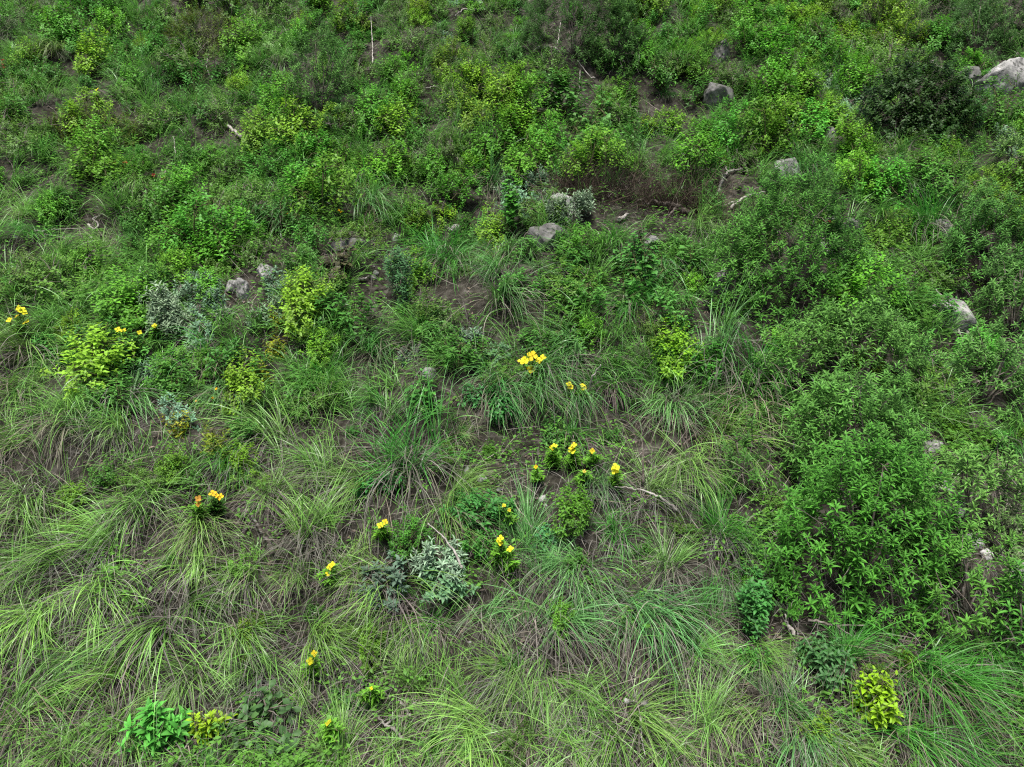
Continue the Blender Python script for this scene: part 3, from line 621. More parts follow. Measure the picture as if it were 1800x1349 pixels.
ROCKS = [
 (985, 385, 50, 56, 'whiterock', 'pale top-lit limestone block behind the silver shrub', 'the pale limestone block'),
 (962, 440, 76, 54, 'darkrock', 'grey shaded boulder under the silver-leaved shrub', 'the grey shaded boulder'),
 (1383, 328, 52, 62, 'rock', 'pale boulder with dark pits beside a forked branch', 'the pitted pale boulder'),
 (1765, 165, 95, 72, 'rock', 'largest smooth grey boulder high at the edge of the slope', 'the largest grey boulder'),
 (1708, 150, 40, 45, 'darkrock', 'dull grey rock left of the largest boulder', 'the dull grey rock'),
 (1594, 138, 62, 34, 'whiterock', 'bright white rock on top of the dark reddish bush', 'the bright white rock'),
 (1268, 112, 36, 45, 'darkrock', 'dark grey rock in shade between upper shrubs', 'the dark rock in shade'),
 (1268, 195, 60, 60, 'darkrock', 'dark grey boulder half hidden under green shrubs', 'the half-hidden dark boulder'),
 (1272, 520, 48, 60, 'rock', 'grey rock against the dense dark lance-leaved shrub', 'the grey rock by the shrub'),
 (428, 528, 28, 48, 'rock', 'upright grey split rock beside dark soil', 'the upright split rock'),
 (408, 515, 30, 30, 'rock', 'grey stone beside the upright split rock', 'the grey stone beside it'),
 (465, 490, 34, 34, 'rock', 'angular white-edged stone above silver leaves', 'the angular stone'),
 (697, 422, 16, 14, 'whiterock', 'small clean white stone on brown litter', 'the small white stone'),
 (660, 483, 12, 10, 'whiterock', 'upper of two tiny pale stones on dark soil', 'the upper tiny stone'),
 (656, 492, 11, 9, 'rock', 'lower of two tiny pale stones on dark soil', 'the lower tiny stone'),
 (615, 440, 75, 28, 'darkrock', 'flat stone ledge above the brownish shrub', 'the flat stone ledge'),
 (1148, 436, 30, 26, 'rock', 'white stone behind round green leaves', 'the white stone behind leaves'),
 (1450, 448, 36, 30, 'rock', 'grey rounded stone above the dense dark shrub', 'the grey rounded stone'),
 (1658, 412, 36, 40, 'rock', 'pointed grey stone beside the upright green tuft', 'the pointed grey stone'),
 (1503, 405, 36, 26, 'darkrock', 'dull flat stone among thin grass', 'the dull flat stone'),
 (1457, 388, 26, 34, 'rock', 'pale stone above a red flower', 'the pale stone by red'),
 (1668, 580, 84, 80, 'rock', 'round-topped boulder crossed by a pale forked branch', 'the branch-crossed boulder'),
 (1645, 860, 60, 24, 'rock', 'flat grey stone at the top of the loose shrub', 'the flat stone by the loose shrub'),
 (1640, 790, 40, 18, 'rock', 'low pale stone above small green shrubs', 'the low pale stone'),
 (1622, 765, 22, 18, 'rock', 'little pale stone in the gully', 'the little gully stone'),
 (1680, 812, 20, 15, 'rock', 'small pale stone at the gully bend', 'the small gully stone'),
 (1792, 1022, 34, 42, 'whiterock', 'bright white boulder at the edge beside dark leaves', 'the bright white boulder'),
 (1690, 905, 60, 24, 'whiterock', 'white stone lying under loose pale shrub leaves', 'the white stone under leaves'),
 (1712, 965, 34, 30, 'whiterock', 'white stone among dry twigs', 'the white stone among twigs'),
 (1640, 1005, 26, 22, 'rock', 'pale stone under the loose shrub', 'the pale stone under shrub'),
 (1735, 985, 22, 28, 'whiterock', 'narrow white stone beside dry twigs', 'the narrow white stone'),
 (1620, 1055, 42, 60, 'darkrock', 'tall grey rock between shrub stems', 'the tall grey rock'),
 (1672, 1300, 18, 28, 'whiterock', 'narrow pale stone in grey straw', 'the narrow pale stone'),
 (1706, 1335, 20, 30, 'whiterock', 'clean white stone on grey straw', 'the clean white stone'),
 (847, 845, 18, 14, 'whiterock', 'flat white stone on bare soil', 'the flat white stone'),
 (820, 832, 10, 14, 'whiterock', 'thin white chip on bare soil', 'the thin white chip'),
 (955, 882, 15, 13, 'whiterock', 'whitish pebble below a withered flower plant', 'the whitish pebble'),
 (959, 890, 7, 6, 'whiterock', 'tiny white chip below the whitish pebble', 'the tiny white chip'),
 (1102, 1236, 12, 10, 'whiterock', 'cream pebble on straw', 'the cream pebble'),
 (1132, 1242, 16, 13, 'rock', 'flat tan pebble right of the cream pebble', 'the flat tan pebble'),
 (1115, 1226, 9, 8, 'rock', 'little tan chip above the cream pebble', 'the little tan chip'),
 (1127, 1222, 13, 9, 'rock', 'pale flat chip above the tan pebble', 'the pale flat chip'),
 (1020, 1040, 8, 8, 'whiterock', 'tiny cream stone beside a soil pocket', 'the tiny cream stone'),
 (1095, 1058, 10, 9, 'rock', 'small tan stone above the short log', 'the small tan stone'),
 (172, 1300, 26, 22, 'rock', 'rounded pale stone in grey straw', 'the rounded pale stone'),
 (197, 1003, 24, 16, 'rock', 'pinkish grey stone under arching grass', 'the pinkish stone'),
 (27, 420, 8, 7, 'whiterock', 'tiny white stone among grass blades', 'the lone tiny white stone'),
 (1404, 215, 34, 34, 'darkrock', 'grey stone under small yellow shrubs', 'the grey stone under shrubs'),
 (1459, 245, 30, 26, 'rock', 'grey stone between yellow shrubs and grass', 'the grey grass-side stone'),
 (752, 664, 30, 22, 'rock', 'grey stone in the straw below a hanging tuft', 'the grey stone in straw'),
 (800, 410, 30, 18, 'rock', 'weathered stone behind the large green tuft', 'the weathered stone'),
 (590, 505, 30, 24, 'darkrock', 'dark stone in the soil bank', 'the dark bank stone'),
]
for i, (px, py, w, h, mat, lab, short) in enumerate(ROCKS):
    x, y, z = (float(q) for q in pix2ground(px, py - h * .15)); d = float(world2pix(x, y, z)[2])
    W, H = w / FX * d * .92, h / FX * d * .92
    me = rock_mesh(i + 1, W * .56, W * .5, H * .62, M[mat], pits=(i == 2))
    o = bpy.data.objects.new('boulder' if w > 44 else 'stone', me); COL.objects.link(o)
    o.location = (x, y + W * .1, z + H * (.14 if w > 26 else .05)); o.rotation_euler = (rng.uniform(-.15, .15), rng.uniform(-.15, .15), rng.uniform(-.4, .4))
    o['label'] = lab; o['category'] = 'rock'; HEROES.append((px, py - h / 2, short))
# ---------------------------------------------------------------- fallen branches and sticks
LIMBS = []
def branch(lines, r0, mat, lab, short, lift=.12, name='fallen_branch'):
    """lines: list of pixel polylines; the first is the main limb, the rest are forks. Lies on the ground or leans over it"""
    g = Geo(); org = None; fks = []
    for li, ln in enumerate(lines):
        pts = []
        for j, q in enumerate(ln):
            hgt = q[2] if len(q) > 2 else lift
            x, y, z = (float(a) for a in pix2ground(q[0], q[1])); dd = float(world2pix(x, y, z)[2])
            # where the ray comes within hgt of the soil
            cx = np.array([x, y, z]); dirv = np.array([0, 0, HC]) - cx; dirv /= np.linalg.norm(dirv)
            pts.append(cx + dirv * hgt)
        pts = np.array(pts)
        if org is None: org = pts[0].copy()
        # smooth and roughen
        t = np.linspace(0, len(pts) - 1, max(8, 5 * len(pts))); b = np.floor(t).astype(int).clip(0, len(pts) - 2); f = t - b
        sm = pts[b] * (1 - f)[:, None] + pts[b + 1] * f[:, None]
        for _ in range(2): sm[1:-1] = (sm[:-2] + 2 * sm[1:-1] + sm[2:]) / 4
        rr = r0 * (1 if li == 0 else .62)
        sm[1:-1] += rng.normal(0, rr * .35, (len(sm) - 2, 3))
        rad = rr * np.linspace(1, .35, len(sm)) * rng.uniform(.85, 1.15, len(sm))
        tube(g if li == 0 else (fks.append(Geo()) or fks[-1]), sm - org, rad, 7)
    for ln in lines: LIMBS.extend((q[0], q[1]) for q in ln)
    root = empty(name, org); root['label'] = lab; root['category'] = 'branch'
    part('limb', g.mesh('limb', M[mat]), root, (1, 1, 1))
    for f in fks: part('fork', f.mesh('fork', M[mat]), root, (1, 1, 1))
    q = lines[0][len(lines[0]) // 2]; HEROES.append((q[0], q[1], short))
B = branch
B([[(425, 242), (410, 230), (395, 218), (375, 214), (350, 217)]], .03, 'palewood', 'curved grey branch lying on the upper slope', 'the curved grey branch')
B([[(1262, 340), (1268, 318), (1278, 302), (1298, 300), (1320, 295), (1345, 290)], [(1278, 302), (1276, 292)]], .028, 'palewood', 'forked pale branch reaching toward the pitted boulder', 'the forked pale branch')
B([[(1210, 375), (1190, 362), (1160, 356), (1120, 352)], [(1190, 362), (1175, 380)]], .045, 'bark', 'thick fallen grey-brown log in dead brush', 'the thick fallen log', .16)
B([[(1088, 386), (1105, 376)]], .035, 'palewood', 'short broken pale log end', 'the broken log end', .12)
B([[(1285, 368), (1300, 352), (1320, 342), (1345, 338)], [(1300, 352), (1270, 362)]], .025, 'palewood', 'thin pale branch below the forked one', 'the thin pale branch')
B([[(1710, 600, .12), (1690, 575, .15), (1675, 555, .2), (1662, 530, .3), (1645, 508, .4)], [(1682, 570, .14), (1690, 595, .1), (1693, 618, .06)]], .024, 'palewood', 'pale forked branch leaning across a boulder', 'the boulder branch')
B([[(1407, 860, .1), (1404, 835, .2), (1397, 810, .25), (1396, 778, .4)], [(1402, 832, .2), (1412, 838, .2)]], .017, 'palewood', 'upright grey stick standing beside the domed shrub', 'the upright grey stick')
B([[(1190, 897), (1165, 876), (1140, 866), (1110, 858), (1080, 856)]], .014, 'palewood', 'long thin white stick arched over straw', 'the thin white stick', .2)
B([[(1084, 1078), (1101, 1076), (1118, 1073)]], .04, 'bark', 'short thick brown log lying on straw', 'the short thick log', .1, 'log')
B([[(478, 975), (470, 945), (455, 925), (440, 905), (432, 890)], [(455, 925), (445, 930)]], .022, 'darkwood', 'dark stick with pale lichen in shaded straw', 'the dark lichened stick', .12)
B([[(708, 1297), (690, 1280), (676, 1275), (664, 1258)], [(676, 1275), (695, 1262), (712, 1258)]], .016, 'palewood', 'broken pale stick on straw below bare twigs', 'the broken pale stick', .08)
B([[(720, 1260), (712, 1240), (700, 1232)], [(712, 1250), (735, 1230)]], .014, 'palewood', 'small forked grey twig above the broken stick', 'the small forked twig', .1)
B([[(812, 1000), (800, 970), (780, 945), (752, 920)]], .013, 'palewood', 'grey arched stick above the frosted silver herb', 'the grey arched stick', .25)
B([[(628, 492), (640, 490), (652, 484)]], .022, 'palewood', 'short pale root on dark soil', 'the short pale root', .06)
B([[(848, 15), (835, 18), (815, 16), (800, 22)]], .03, 'palewood', 'pale bent branch high between shrubs', 'the pale bent branch', .4)
B([[(778, 160, .1), (765, 145, .3), (748, 130, .5)]], .016, 'palewood', 'slim leaning stick above yellow-green shrubs', 'the slim leaning stick')
B([[(655, 112, .1), (655, 80, .4), (652, 30, .9)]], .014, 'palewood', 'tall thin bare stem standing on the upper slope', 'the tall bare stem')
B([[(945, 85, .3), (975, 82, .4), (985, 92, .3)], [(945, 85, .3), (925, 98, .1)], [(980, 78, .4), (985, 40, .6)]], .028, 'palewood', 'grey bare limb under the tall dark shrub', 'the grey bare limb')
B([[(1045, 145, .1), (1038, 122, .2), (1015, 112, .3)], [(1020, 115, .25), (1018, 160, .05)]], .018, 'palewood', 'thin drooping bare branch over dark litter', 'the drooping bare branch')
B([[(1098, 110, .4), (1085, 95, .5), (1075, 82, .6)], [(1085, 95, .5), (1078, 112, .4)], [(1088, 98, .5), (1094, 116, .4)]], .016, 'bark', 'spread bare twigs in the drooping shrub', 'the spread bare twigs')
B([[(1500, 215, .1), (1540, 185, .3), (1598, 155, .6)]], .016, 'bark', 'long straight stick leaning before the dark bush', 'the long straight stick')
B([[(1353, 272, .1), (1400, 252, .2), (1445, 236, .3)]], .013, 'palewood', 'thin straight stick above the pitted boulder', 'the thin straight stick')
B([[(1640, 108, .1), (1634, 112, .15), (1660, 122, .1), (1690, 128, .05)], [(1634, 112, .15), (1635, 80, .5)]], .018, 'palewood', 'bare pale branch near the bright white rock', 'the bare pale branch')
B([[(1590, 1218), (1620, 1210), (1640, 1222), (1660, 1235)], [(1572, 1222), (1570, 1195)]], .014, 'bark', 'low brown twig fork above the yellow bush', 'the low brown twig', .08)
B([[(1398, 1115), (1385, 1098), (1380, 1080)]], .02, 'palewood', 'pale weathered stick in straw beside the big shrub', 'the weathered stick', .1)
B([[(1420, 1090), (1450, 1095), (1470, 1100), (1530, 1100)], [(1470, 1100), (1500, 1120)]], .014, 'bark', 'long bent stem at the foot of the big shrub', 'the long bent stem', .15)
B([[(155, 395), (165, 405), (175, 395), (162, 385), (180, 378)]], .016, 'palewood', 'crooked pale twig in dry grass', 'the crooked pale twig', .1)
B([[(60, 408), (100, 404), (150, 402)], [(80, 412), (120, 420)]], .016, 'palewood', 'straight grey stick in dry grass', 'the straight grey stick', .08)
B([[(1125, 1260), (1128, 1300), (1135, 1330)]], .009, 'palewood', 'thin grey stem lying down the straw', 'the thin grey stem', .1)
B([[(1032, 700, .05), (1040, 665, .3), (1056, 640, .5)]], .014, 'palewood', 'leaning grey twig right of the yellow blooms', 'the leaning grey twig')
B([[(905, 735, .05), (950, 590, .3)]][:0] or [[(1130, 850, .05), (1131, 800, .4), (1128, 770, .6)]], .013, 'bark', 'upright brown stem of a withered spray', 'the upright brown stem')
B([[(990, 330), (1000, 345), (1010, 352)]], .018, 'bark', 'short dark root above the pale block', 'the short dark root', .1)
B([[(310, 275, .02), (308, 260, .2), (304, 240, .3)], [(308, 260, .2), (328, 250, .3)]], .014, 'palewood', 'small forked pale twig by red flowers', 'the forked twig by red flowers')
B([[(285, 310), (300, 290), (318, 295)]], .014, 'bark', 'bent twig above the red flowers', 'the bent twig')
B([[(372, 130), (362, 118), (368, 90)]], .011, 'palewood', 'crooked stem under the wide olive shrub', 'the crooked stem', .25)
# ---------------------------------------------------------------- flowers
def bloom(seed, size, petals=4):
    r = np.random.default_rng(seed); g = Geo()
    n = petals; a = np.arange(n) * 2 * math.pi / n + r.normal(0, .12, n)
    D = np.stack([np.cos(a), np.sin(a), r.uniform(.15, .5, n)], 1)
    leaves(g, np.zeros((n, 3)), D, np.tile([0, 0, 1.], (n, 1)), np.full(n, size * .55) * r.uniform(.9, 1.1, n), np.full(n, size * .5), LT_LOBE, .05, r=r)
    c = Geo(); m = 7; a = r.uniform(0, 6.28, m); D = np.stack([np.cos(a) * .4, np.sin(a) * .4, np.ones(m)], 1)
    leaves(c, np.zeros((m, 3)), D, np.tile([.3, 0, 1.], (m, 1)), np.full(m, size * .22), np.full(m, size * .07), ST, r=r)
    return g.mesh('flower', M['petal']), c.mesh('flower_centre', M['petal'])
BLOOMS = [bloom(40 + i, 1.0, 4) for i in range(5)]
def flower_plant(blooms, hpx, color, lab, short, size=15, cname='yellow_flower_plant', leafc=(.13, .33, .03), cat='flowering plant', group=None, centre=(.55, .33, .02), nleaf=46, leafL=.085):
    """blooms: pixel positions of the open flowers; the plant stands hpx below their mean"""
    bx = sum(b[0] for b in blooms) / len(blooms); by = sum(b[1] for b in blooms) / len(blooms)
    x, y, z = (float(q) for q in pix2ground(bx, by + hpx)); d = float(world2pix(x, y, z)[2])
    root = empty(cname, (x, y, z)); root['label'] = lab; root['category'] = cat
    if group: root['group'] = group
    org = np.array([x, y, z]); gs, gl = Geo(), Geo(); tops = []
    for b in blooms:      # the flower head stands above the base, in the plane facing the slope
        ux = (b[0] - 900) / FX; uy = -(b[1] - 674.5) / FX
        dirv = np.array([ux, CP + SP * uy, -SP + CP * uy])
        t = (y - .17) / dirv[1]
        tops.append(np.array([0, 0, HC]) + dirv * t - org)
    r = np.random.default_rng(int(bx * 7 + by))
    extra = [tp + r.normal(0, 1, 3) * [.06, .05, .03] - [0, 0, .08] for tp in tops for _ in range(2)]
    for tp in tops + extra:
        p = curve(r.normal(0, .025, 3) * [1, 1, 0], tp, .0, 6, .008, r); p[:, :2] = p[:, :2] * np.linspace(.5, 1, 6)[:, None]
        tube(gs, p, np.linspace(.006, .0035, 6), 4)
        n = max(10, nleaf // len(tops)); f = r.uniform(.15, .97, n)
        P = np.stack([np.interp(f, np.linspace(0, 1, 6), p[:, k]) for k in range(3)], 1)
        a = np.arange(n) * 2.4; D = np.stack([np.cos(a), np.sin(a), r.uniform(.1, .8, n)], 1)
        L = leafL * (1.15 - .6 * f) * r.uniform(.8, 1.2, n)
        leaves(gl, P, D, np.tile([0, 0, 1.], (n, 1)), L, L * .3, LT, .15, r=r)
    part('stem', gs.mesh('flower_stem', M['twig']), root, (1, 1, 1)); part('foliage', gl.mesh('flower_leaves', M['leaf']), root, leafc)
    s0 = size / FX * d
    for i, tp in enumerate(tops):
        fm, cm = BLOOMS[int(r.integers(5))]
        f = part('flower', fm, root, jitter(color, .1)); s = s0 * r.uniform(.7, 1.1); f.location = tp; f.scale = (s, s, s)
        f.rotation_euler = (r.uniform(.35, 1.1), r.uniform(-.5, .5), r.uniform(0, 6.28) if False else r.uniform(-.6, .6))
        c = part('flower_centre', cm, f, centre)
    HEROES.append((bx, by, short))
YEL = (.8, .7, .035); GY = 'yellow flowering plants'
F = flower_plant
F([(33, 543), (43, 551), (31, 556), (46, 567), (17, 563), (38, 546)], 45, YEL, 'tall yellow flower plant with a six-bloom cluster in grass', 'the six-bloom yellow cluster', 14, group=GY)
F([(207, 580), (217, 582)], 35, YEL, 'yellow flower plant with two blooms under silver leaves', 'the two blooms under silver leaves', 12, group=GY)
F([(245, 585), (236, 617)], 28, (.6, .55, .02), 'yellow flower plant with faded small blooms in grass', 'the faded small blooms', 9, group=GY)
F([(272, 573)], 25, YEL, 'single small yellow flower beside the silvery blue-green herb', 'the single flower by silver herb', 9, group=GY)
F([(171, 158)], 22, YEL, 'single yellow flower high on the slope in dry grass', 'the uppermost yellow flower', 12, group=GY)
F([(936, 626), (953, 631), (932, 649), (918, 636), (923, 634), (948, 634)], 45, YEL, 'big yellow flower plant with six open blooms in the middle of the slope', 'the big six-bloom plant', 17, group=GY, nleaf=110)
F([(1000, 676), (1003, 681)], 32, YEL, 'yellow flower plant with two pale blooms close together beside hanging grass', 'the pale close blooms', 14, group=GY)
F([(1026, 682), (1024, 678)], 32, YEL, 'yellow flower plant with a small bloom pair near a leaning twig', 'the bloom pair near a twig', 12, group=GY)
F([(969, 788), (975, 784)], 35, YEL, 'leafy flower plant with two touching yellow blooms', 'the two touching blooms', 13, group=GY, nleaf=90)
F([(1005, 788), (1006, 793), (1009, 783)], 36, YEL, 'leafy flower plant with three bunched yellow blooms', 'the three bunched blooms', 13, group=GY, nleaf=90)
F([(1041, 793)], 30, YEL, 'yellow flower plant with one side-turned bloom', 'the side-turned bloom', 12, group=GY)
F([(942, 821)], 25, (.75, .5, .015), 'small yellow flower at the edge of bare soil', 'the flower at bare soil', 9, group=GY)
F([(1082, 822), (1081, 828)], 32, YEL, 'bright yellow double bloom over arching grass', 'the bright double bloom', 15, group=GY)
F([(1027, 829)], 18, (.7, .6, .1), 'small pale yellow bud in low leaves', 'the small pale bud', 7, group=GY)
F([(348, 877), (349, 886)], 35, (.6, .3, .05), 'yellow flower plant with orange withered blooms', 'the orange withered blooms', 11, group=GY)
F([(374, 868), (388, 874), (381, 872)], 38, (.75, .5, .03), 'yellow flower plant with three nodding blooms above dark leaves', 'the three nodding blooms', 12, group=GY, leafc=(.05, .15, .02), nleaf=70)
F([(668, 924), (677, 918)], 25, YEL, 'yellow flower pair low in arching grass', 'the low flower pair', 12, group=GY)
F([(878, 953), (880, 947)], 45, YEL, 'yellow flower plant with a twin bloom beside the wide herb patch', 'the twin bloom', 14, group=GY, nleaf=80)
F([(897, 966)], 40, YEL, 'yellow flower plant with one broad bloom by an upright tuft', 'the broad bloom', 16, group=GY)
F([(580, 997), (577, 1009), (584, 993)], 25, YEL, 'yellow flower plant with three blooms beside a leafy clump', 'the three blooms by leafy clump', 13, group=GY, nleaf=80)
F([(552, 1149), (544, 1163)], 35, YEL, 'yellow flower pair standing against a right-swept tuft', 'the flower pair against a tuft', 13, group=GY)
F([(653, 1210)], 22, YEL, 'single yellow flower above the small oak-like sprig', 'the flower above oak-like sprig', 9, group=GY)
F([(886, 889), (895, 897)], 25, (.6, .5, .03), 'half-withered yellow flower plant on bare soil', 'the half-withered flower plant', 8, group=GY)
F([(575, 1272), (580, 1268)], 25, (.55, .55, .03), 'yellow flower with narrow closed petals in the oak-like shrub', 'the closed yellow flower', 10, group=GY)
F([(505, 376)], 18, (.75, .35, .01), 'small orange-yellow flower in middle grass', 'the small orange-yellow flower', 6, group=GY, nleaf=20)
F([(600, 373), (596, 370)], 18, (.75, .45, .01), 'small amber flowers below a yellow shrub', 'the small amber flowers', 6, group=GY, nleaf=20)
F([(380, 684), (345, 705), (374, 700)], 20, (.75, .4, .01), 'thin plant with tiny amber flowers by the bluish hanging tuft', 'the tiny amber flowers', 5, group=GY, nleaf=20, leafL=.05)
RED = (.26, .02, .022); GR = 'red flowering plants'
kw = dict(color=RED, cname='red_flower_plant', leafc=(.05, .14, .02), group=GR, centre=(.3, .02, .02), nleaf=24, leafL=.06)
F([(201, 287), (197, 284)], 16, lab='red flower plant with a pair of small scarlet blooms under leaves', short='the scarlet pair', size=9, **kw)
F([(218, 287), (221, 292), (216, 294)], 18, lab='red flower plant with three crimson blooms under dark leaves', short='the crimson trio', size=11, **kw)
F([(270, 308)], 14, lab='small dull red flower beside a bent twig', short='the dull red flower', size=8, **kw)
F([(287, 314)], 12, lab='bright red flower on brown litter', short='the bright red flower', size=11, **kw)
F([(6, 112), (7, 118), (5, 106)], 24, lab='red flower spike at the edge of the upper slope', short='the red flower spike', size=8, **kw)
F([(1459, 391), (1449, 390)], 14, lab='red flower plant below a pale stone among dead brush', short='the red flower by pale stone', size=9, **kw)
# ---------------------------------------------------------------- the rest of the plants, kept off the single things above
SMALL = [h for h in HEROES[len(BIG):]]
def keepout(px, py):
    k = np.ones(len(px))
    for a, b, ww, hh in BIGM + BIGT: k[((px - a) / ww) ** 2 + ((py - b) / hh) ** 2 < 1] = .12
    for a, b in LIMBS: k[(np.abs(px - a) < 14) & (py > b - 8) & (py < b + 22)] = .25
    for a, b, _s in SMALL: k[(np.abs(px - a) < 24) & (py > b - 8) & (py < b + 42)] = .5
    return k
def near_hero(u, v):
    f = min(1, max(.6, v / 900 + .25))
    return any(abs(u - a) < 30 * f and -26 * f < v - b < 46 * f for a, b, _s in SMALL) or any(abs(u - a) < 13 and -12 < v - b < 24 for a, b in LIMBS)
x, y, z, u, v, d = world_candidates(26000, -.12)
cs = code_at(u, v)
n_t = len(THINGS); small_g = []
for i in range(len(x)):
    ch = chr(cs[i])
    r = {'G': .42, 'g': .42, 't': .55, 'f': .75, 'm': .8, 'y': .95, 's': .8, 'o': 1.1, 'k': .7}.get(ch)
    if r is None or not ts.ok(x[i], y[i], r): continue
    if near_hero(u[i], v[i] - 15): continue
    ts.add(x[i], y[i])
    L = float(rng.uniform(.4, .78)) * (.8 if ch in 'tfmyso' else 1)
    cc = 'g' if ch in 'gymo' else 't' if ch == 't' and rng.random() < .5 else 'b' if u[i] > 700 and v[i] > 350 else 'G'
    if ch == 'g' and rng.random() < .3: cc = 'b'
    mode = 'FHFRLHB'[int(rng.integers(7))]
    if len(THINGS) < 292: put_tuft(float(x[i]), float(y[i]), L, mode, cc)
sp = {c: Spacer() for c in SPEC}; allp = Spacer()
count = {c: 0 for c in SPEC}
for c in 'ylohsmf':
    s = SPEC[c]
    x, y, z, u, v, d = world_candidates(16000, s[9]); cs = code_at(u, v)
    for i in (np.argsort(v < 600, kind='stable') if c == 'm' else range(len(x))):
        ch = chr(cs[i])
        rr = s[8] * (1 if ch == c else {'G': 2.1, 'g': 2.1, 't': 2.4, 'd': 3.2, 'w': 5, 'k': 6}.get(ch, 2.0))
        if c == 'm' and ch in 'yofl': rr = max(rr, 1.0)
        if c in 'yo' and ch in 'Ggt': rr = max(rr, 1.3)
        if c in 'lhsf' and ch != c: continue
        if near_hero(u[i], v[i]): continue
        if any(((u[i] - a) / ww) ** 2 + ((v[i] - b) / hh) ** 2 < .3 for a, b, ww, hh in BIGT): continue
        if in_big(u[i], v[i]) and rng.random() < .9: continue
        if not sp[c].ok(x[i], y[i], rr) or not allp.ok(x[i], y[i], .17): continue
        if count[c] >= 295: break
        sp[c].add(x[i], y[i]); allp.add(x[i], y[i]); count[c] += 1
        k = float(np.clip(rng.normal(1, .22), .55, 1.25)) * (1 if ch == c else .72) * (.6 if v[i] > 700 and c in 'ymo' else 1.15 if c in 'yom' else 1)
        colr = None
        if c == 'y':
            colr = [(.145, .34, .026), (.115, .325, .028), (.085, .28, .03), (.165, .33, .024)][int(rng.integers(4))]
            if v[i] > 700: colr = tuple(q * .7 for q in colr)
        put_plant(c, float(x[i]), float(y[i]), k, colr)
def build_pebbles():
    px, py, x, y, z = img_points(2600)
    c = code_at(px, py); k = np.array([{'d': 1, 't': .4, 'w': .6}.get(chr(q), .06) for q in c])
    s = rng.random(len(x)) < k; x, y, z = x[s], y[s], z[s]; n = len(x)
    base = np.array([[1, 0, 0], [-1, 0, 0], [0, 1, 0], [0, -1, 0], [0, 0, .8], [0, 0, -.8], [.6, .6, .45], [-.6, -.6, .4]], float)
    F = np.array([[0, 6, 4], [6, 2, 4], [2, 1, 4], [1, 7, 4], [7, 3, 4], [3, 0, 4], [0, 2, 6], [0, 5, 2], [2, 5, 1], [1, 5, 3], [1, 3, 7], [3, 5, 0]])
    S = (rng.uniform(.006, .02, n) * np.where(rng.random(n) < .1, 1.8, 1))[:, None, None] * rng.uniform(.6, 1.3, (n, 1, 3))
    V = base[None] * rng.uniform(.75, 1.25, (n, 8, 3)) * S + np.stack([x, y, z + .006], 1)[:, None]
    g = Geo(); g.add(V, None, (np.arange(n)[:, None, None] * 8 + F[None]).reshape(-1, 3))
    me = g.mesh('pebbles', M['rock']); me.polygons.foreach_set('use_smooth', np.zeros(len(me.polygons), bool))
    o = bpy.data.objects.new('pebbles', me); COL.objects.link(o); o['kind'] = 'stuff'; o['label'] = 'grey chips and pebbles strewn over the bare soil'; o['category'] = 'pebbles'
build_pebbles()
build_stuff()
build_sward()
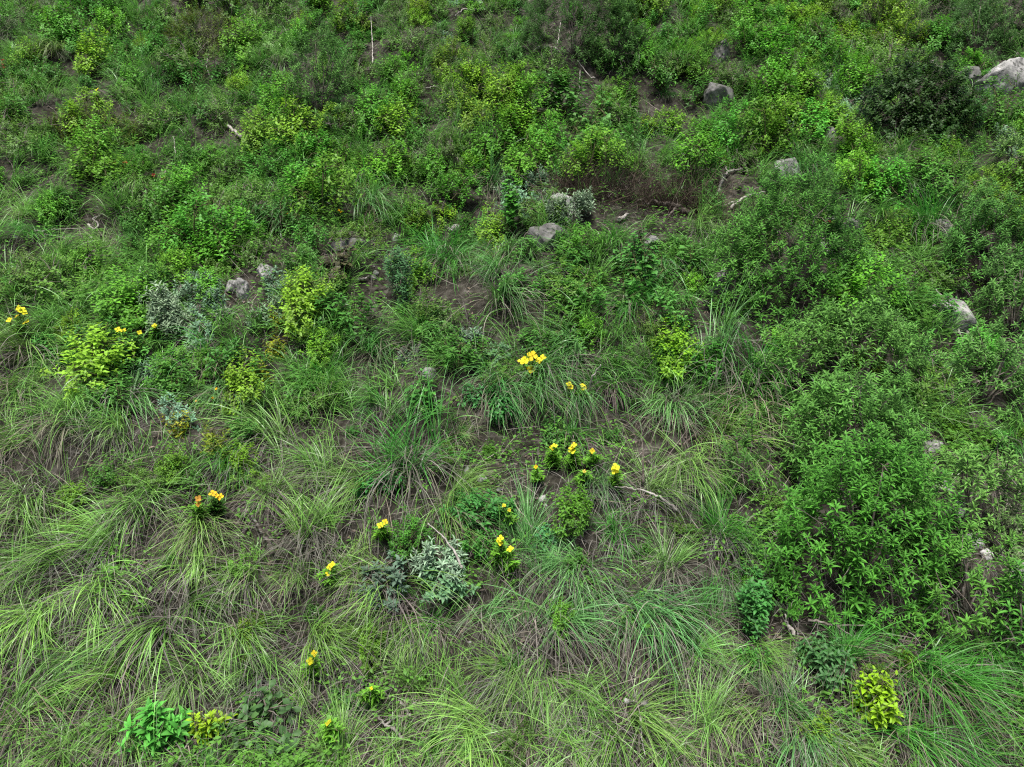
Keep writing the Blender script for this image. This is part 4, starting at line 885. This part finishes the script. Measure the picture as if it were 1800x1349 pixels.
# ---------------------------------------------------------------- labels: which one, by look and by the landmark that singles it out
def label_all():
    hx = np.array([h[0] for h in HEROES], float); hy = np.array([h[1] for h in HEROES], float)
    P = np.array([world2pix(*t[2])[:2] for t in THINGS])
    ph = [t[1] for t in THINGS]
    ORD = ['closest', 'second closest', 'third closest', 'fourth closest', 'fifth closest', 'sixth closest', 'seventh closest', 'eighth closest', 'ninth closest', 'tenth closest']
    by = {}
    for i, p in enumerate(ph): by.setdefault(p, []).append(i)
    used = set()
    for p, ids in by.items():
        Q = P[ids]
        for a, i in enumerate(ids):
            dx, dy = P[i][0] - hx, P[i][1] - hy
            near = np.argsort(dx ** 2 + dy ** 2)[:14]; best = None
            for rank_near, k in enumerate(near):
                ddx, ddy = dx[k], dy[k]
                horiz = abs(ddx) > abs(ddy)
                qx, qy = Q[:, 0] - hx[k], Q[:, 1] - hy[k]
                hz = np.abs(qx) > np.abs(qy)
                same = (hz == horiz) & ((np.sign(qx) == np.sign(ddx)) if horiz else (np.sign(qy) == np.sign(ddy)))
                rank = int((same & (qx ** 2 + qy ** 2 < ddx ** 2 + ddy ** 2 - 1e-6)).sum())
                rel = ('right of' if ddx > 0 else 'left of') if horiz else ('below' if ddy > 0 else 'above')
                if rank < len(ORD):
                    lab = f'{p}, {ORD[rank]} {rel} {HEROES[k][2]}'
                    if len(lab.replace('-', ' ').split()) > 16 and len(lab.split()) > 15: continue
                    if lab in used: continue
                    cost = rank * 3 + rank_near + math.hypot(ddx, ddy) / 60
                    if best is None or cost < best[0]: best = (cost, lab)
            lab = best[1] if best else f'{p} growing on the hillside'
            used.add(lab); THINGS[i][0]['label'] = lab
label_all()
# ---------------------------------------------------------------- light: bright overcast sky
w = bpy.data.worlds.new('World'); scene.world = w; w.use_nodes = True
nt = w.node_tree; bg = nt.nodes['Background']
sky = nt.nodes.new('ShaderNodeTexSky'); sky.sky_type = 'NISHITA'; sky.sun_disc = False
SUN_EL, SUN_AZ = R_(74), R_(200)
sky.sun_elevation = SUN_EL; sky.sun_rotation = SUN_AZ; sky.air_density = 1.0; sky.dust_density = 4.0; sky.ozone_density = .6
nt.links.new(sky.outputs[0], bg.inputs[0]); bg.inputs[1].default_value = .05
sun = bpy.data.lights.new('sun', 'SUN'); so = bpy.data.objects.new('sun', sun); COL.objects.link(so)
sun.energy = 2.4; sun.angle = R_(24); sun.color = (1, .97, .92)
dv = Vector((math.sin(SUN_AZ) * math.cos(SUN_EL), math.cos(SUN_AZ) * math.cos(SUN_EL), math.sin(SUN_EL)))
so.rotation_euler = dv.to_track_quat('Z', 'Y').to_euler()
scene.view_settings.view_transform = 'Standard'; scene.view_settings.look = 'None'
scene.view_settings.exposure = 1.5; scene.view_settings.gamma = 1
c = scene.cycles; c.max_bounces = 6; c.diffuse_bounces = 3; c.glossy_bounces = 2; c.transmission_bounces = 4; c.transparent_max_bounces = 4
c.use_denoising = False; c.pixel_filter_type = 'BLACKMAN_HARRIS'; c.filter_width = 1.2
c.caustics_reflective = False; c.caustics_refractive = False
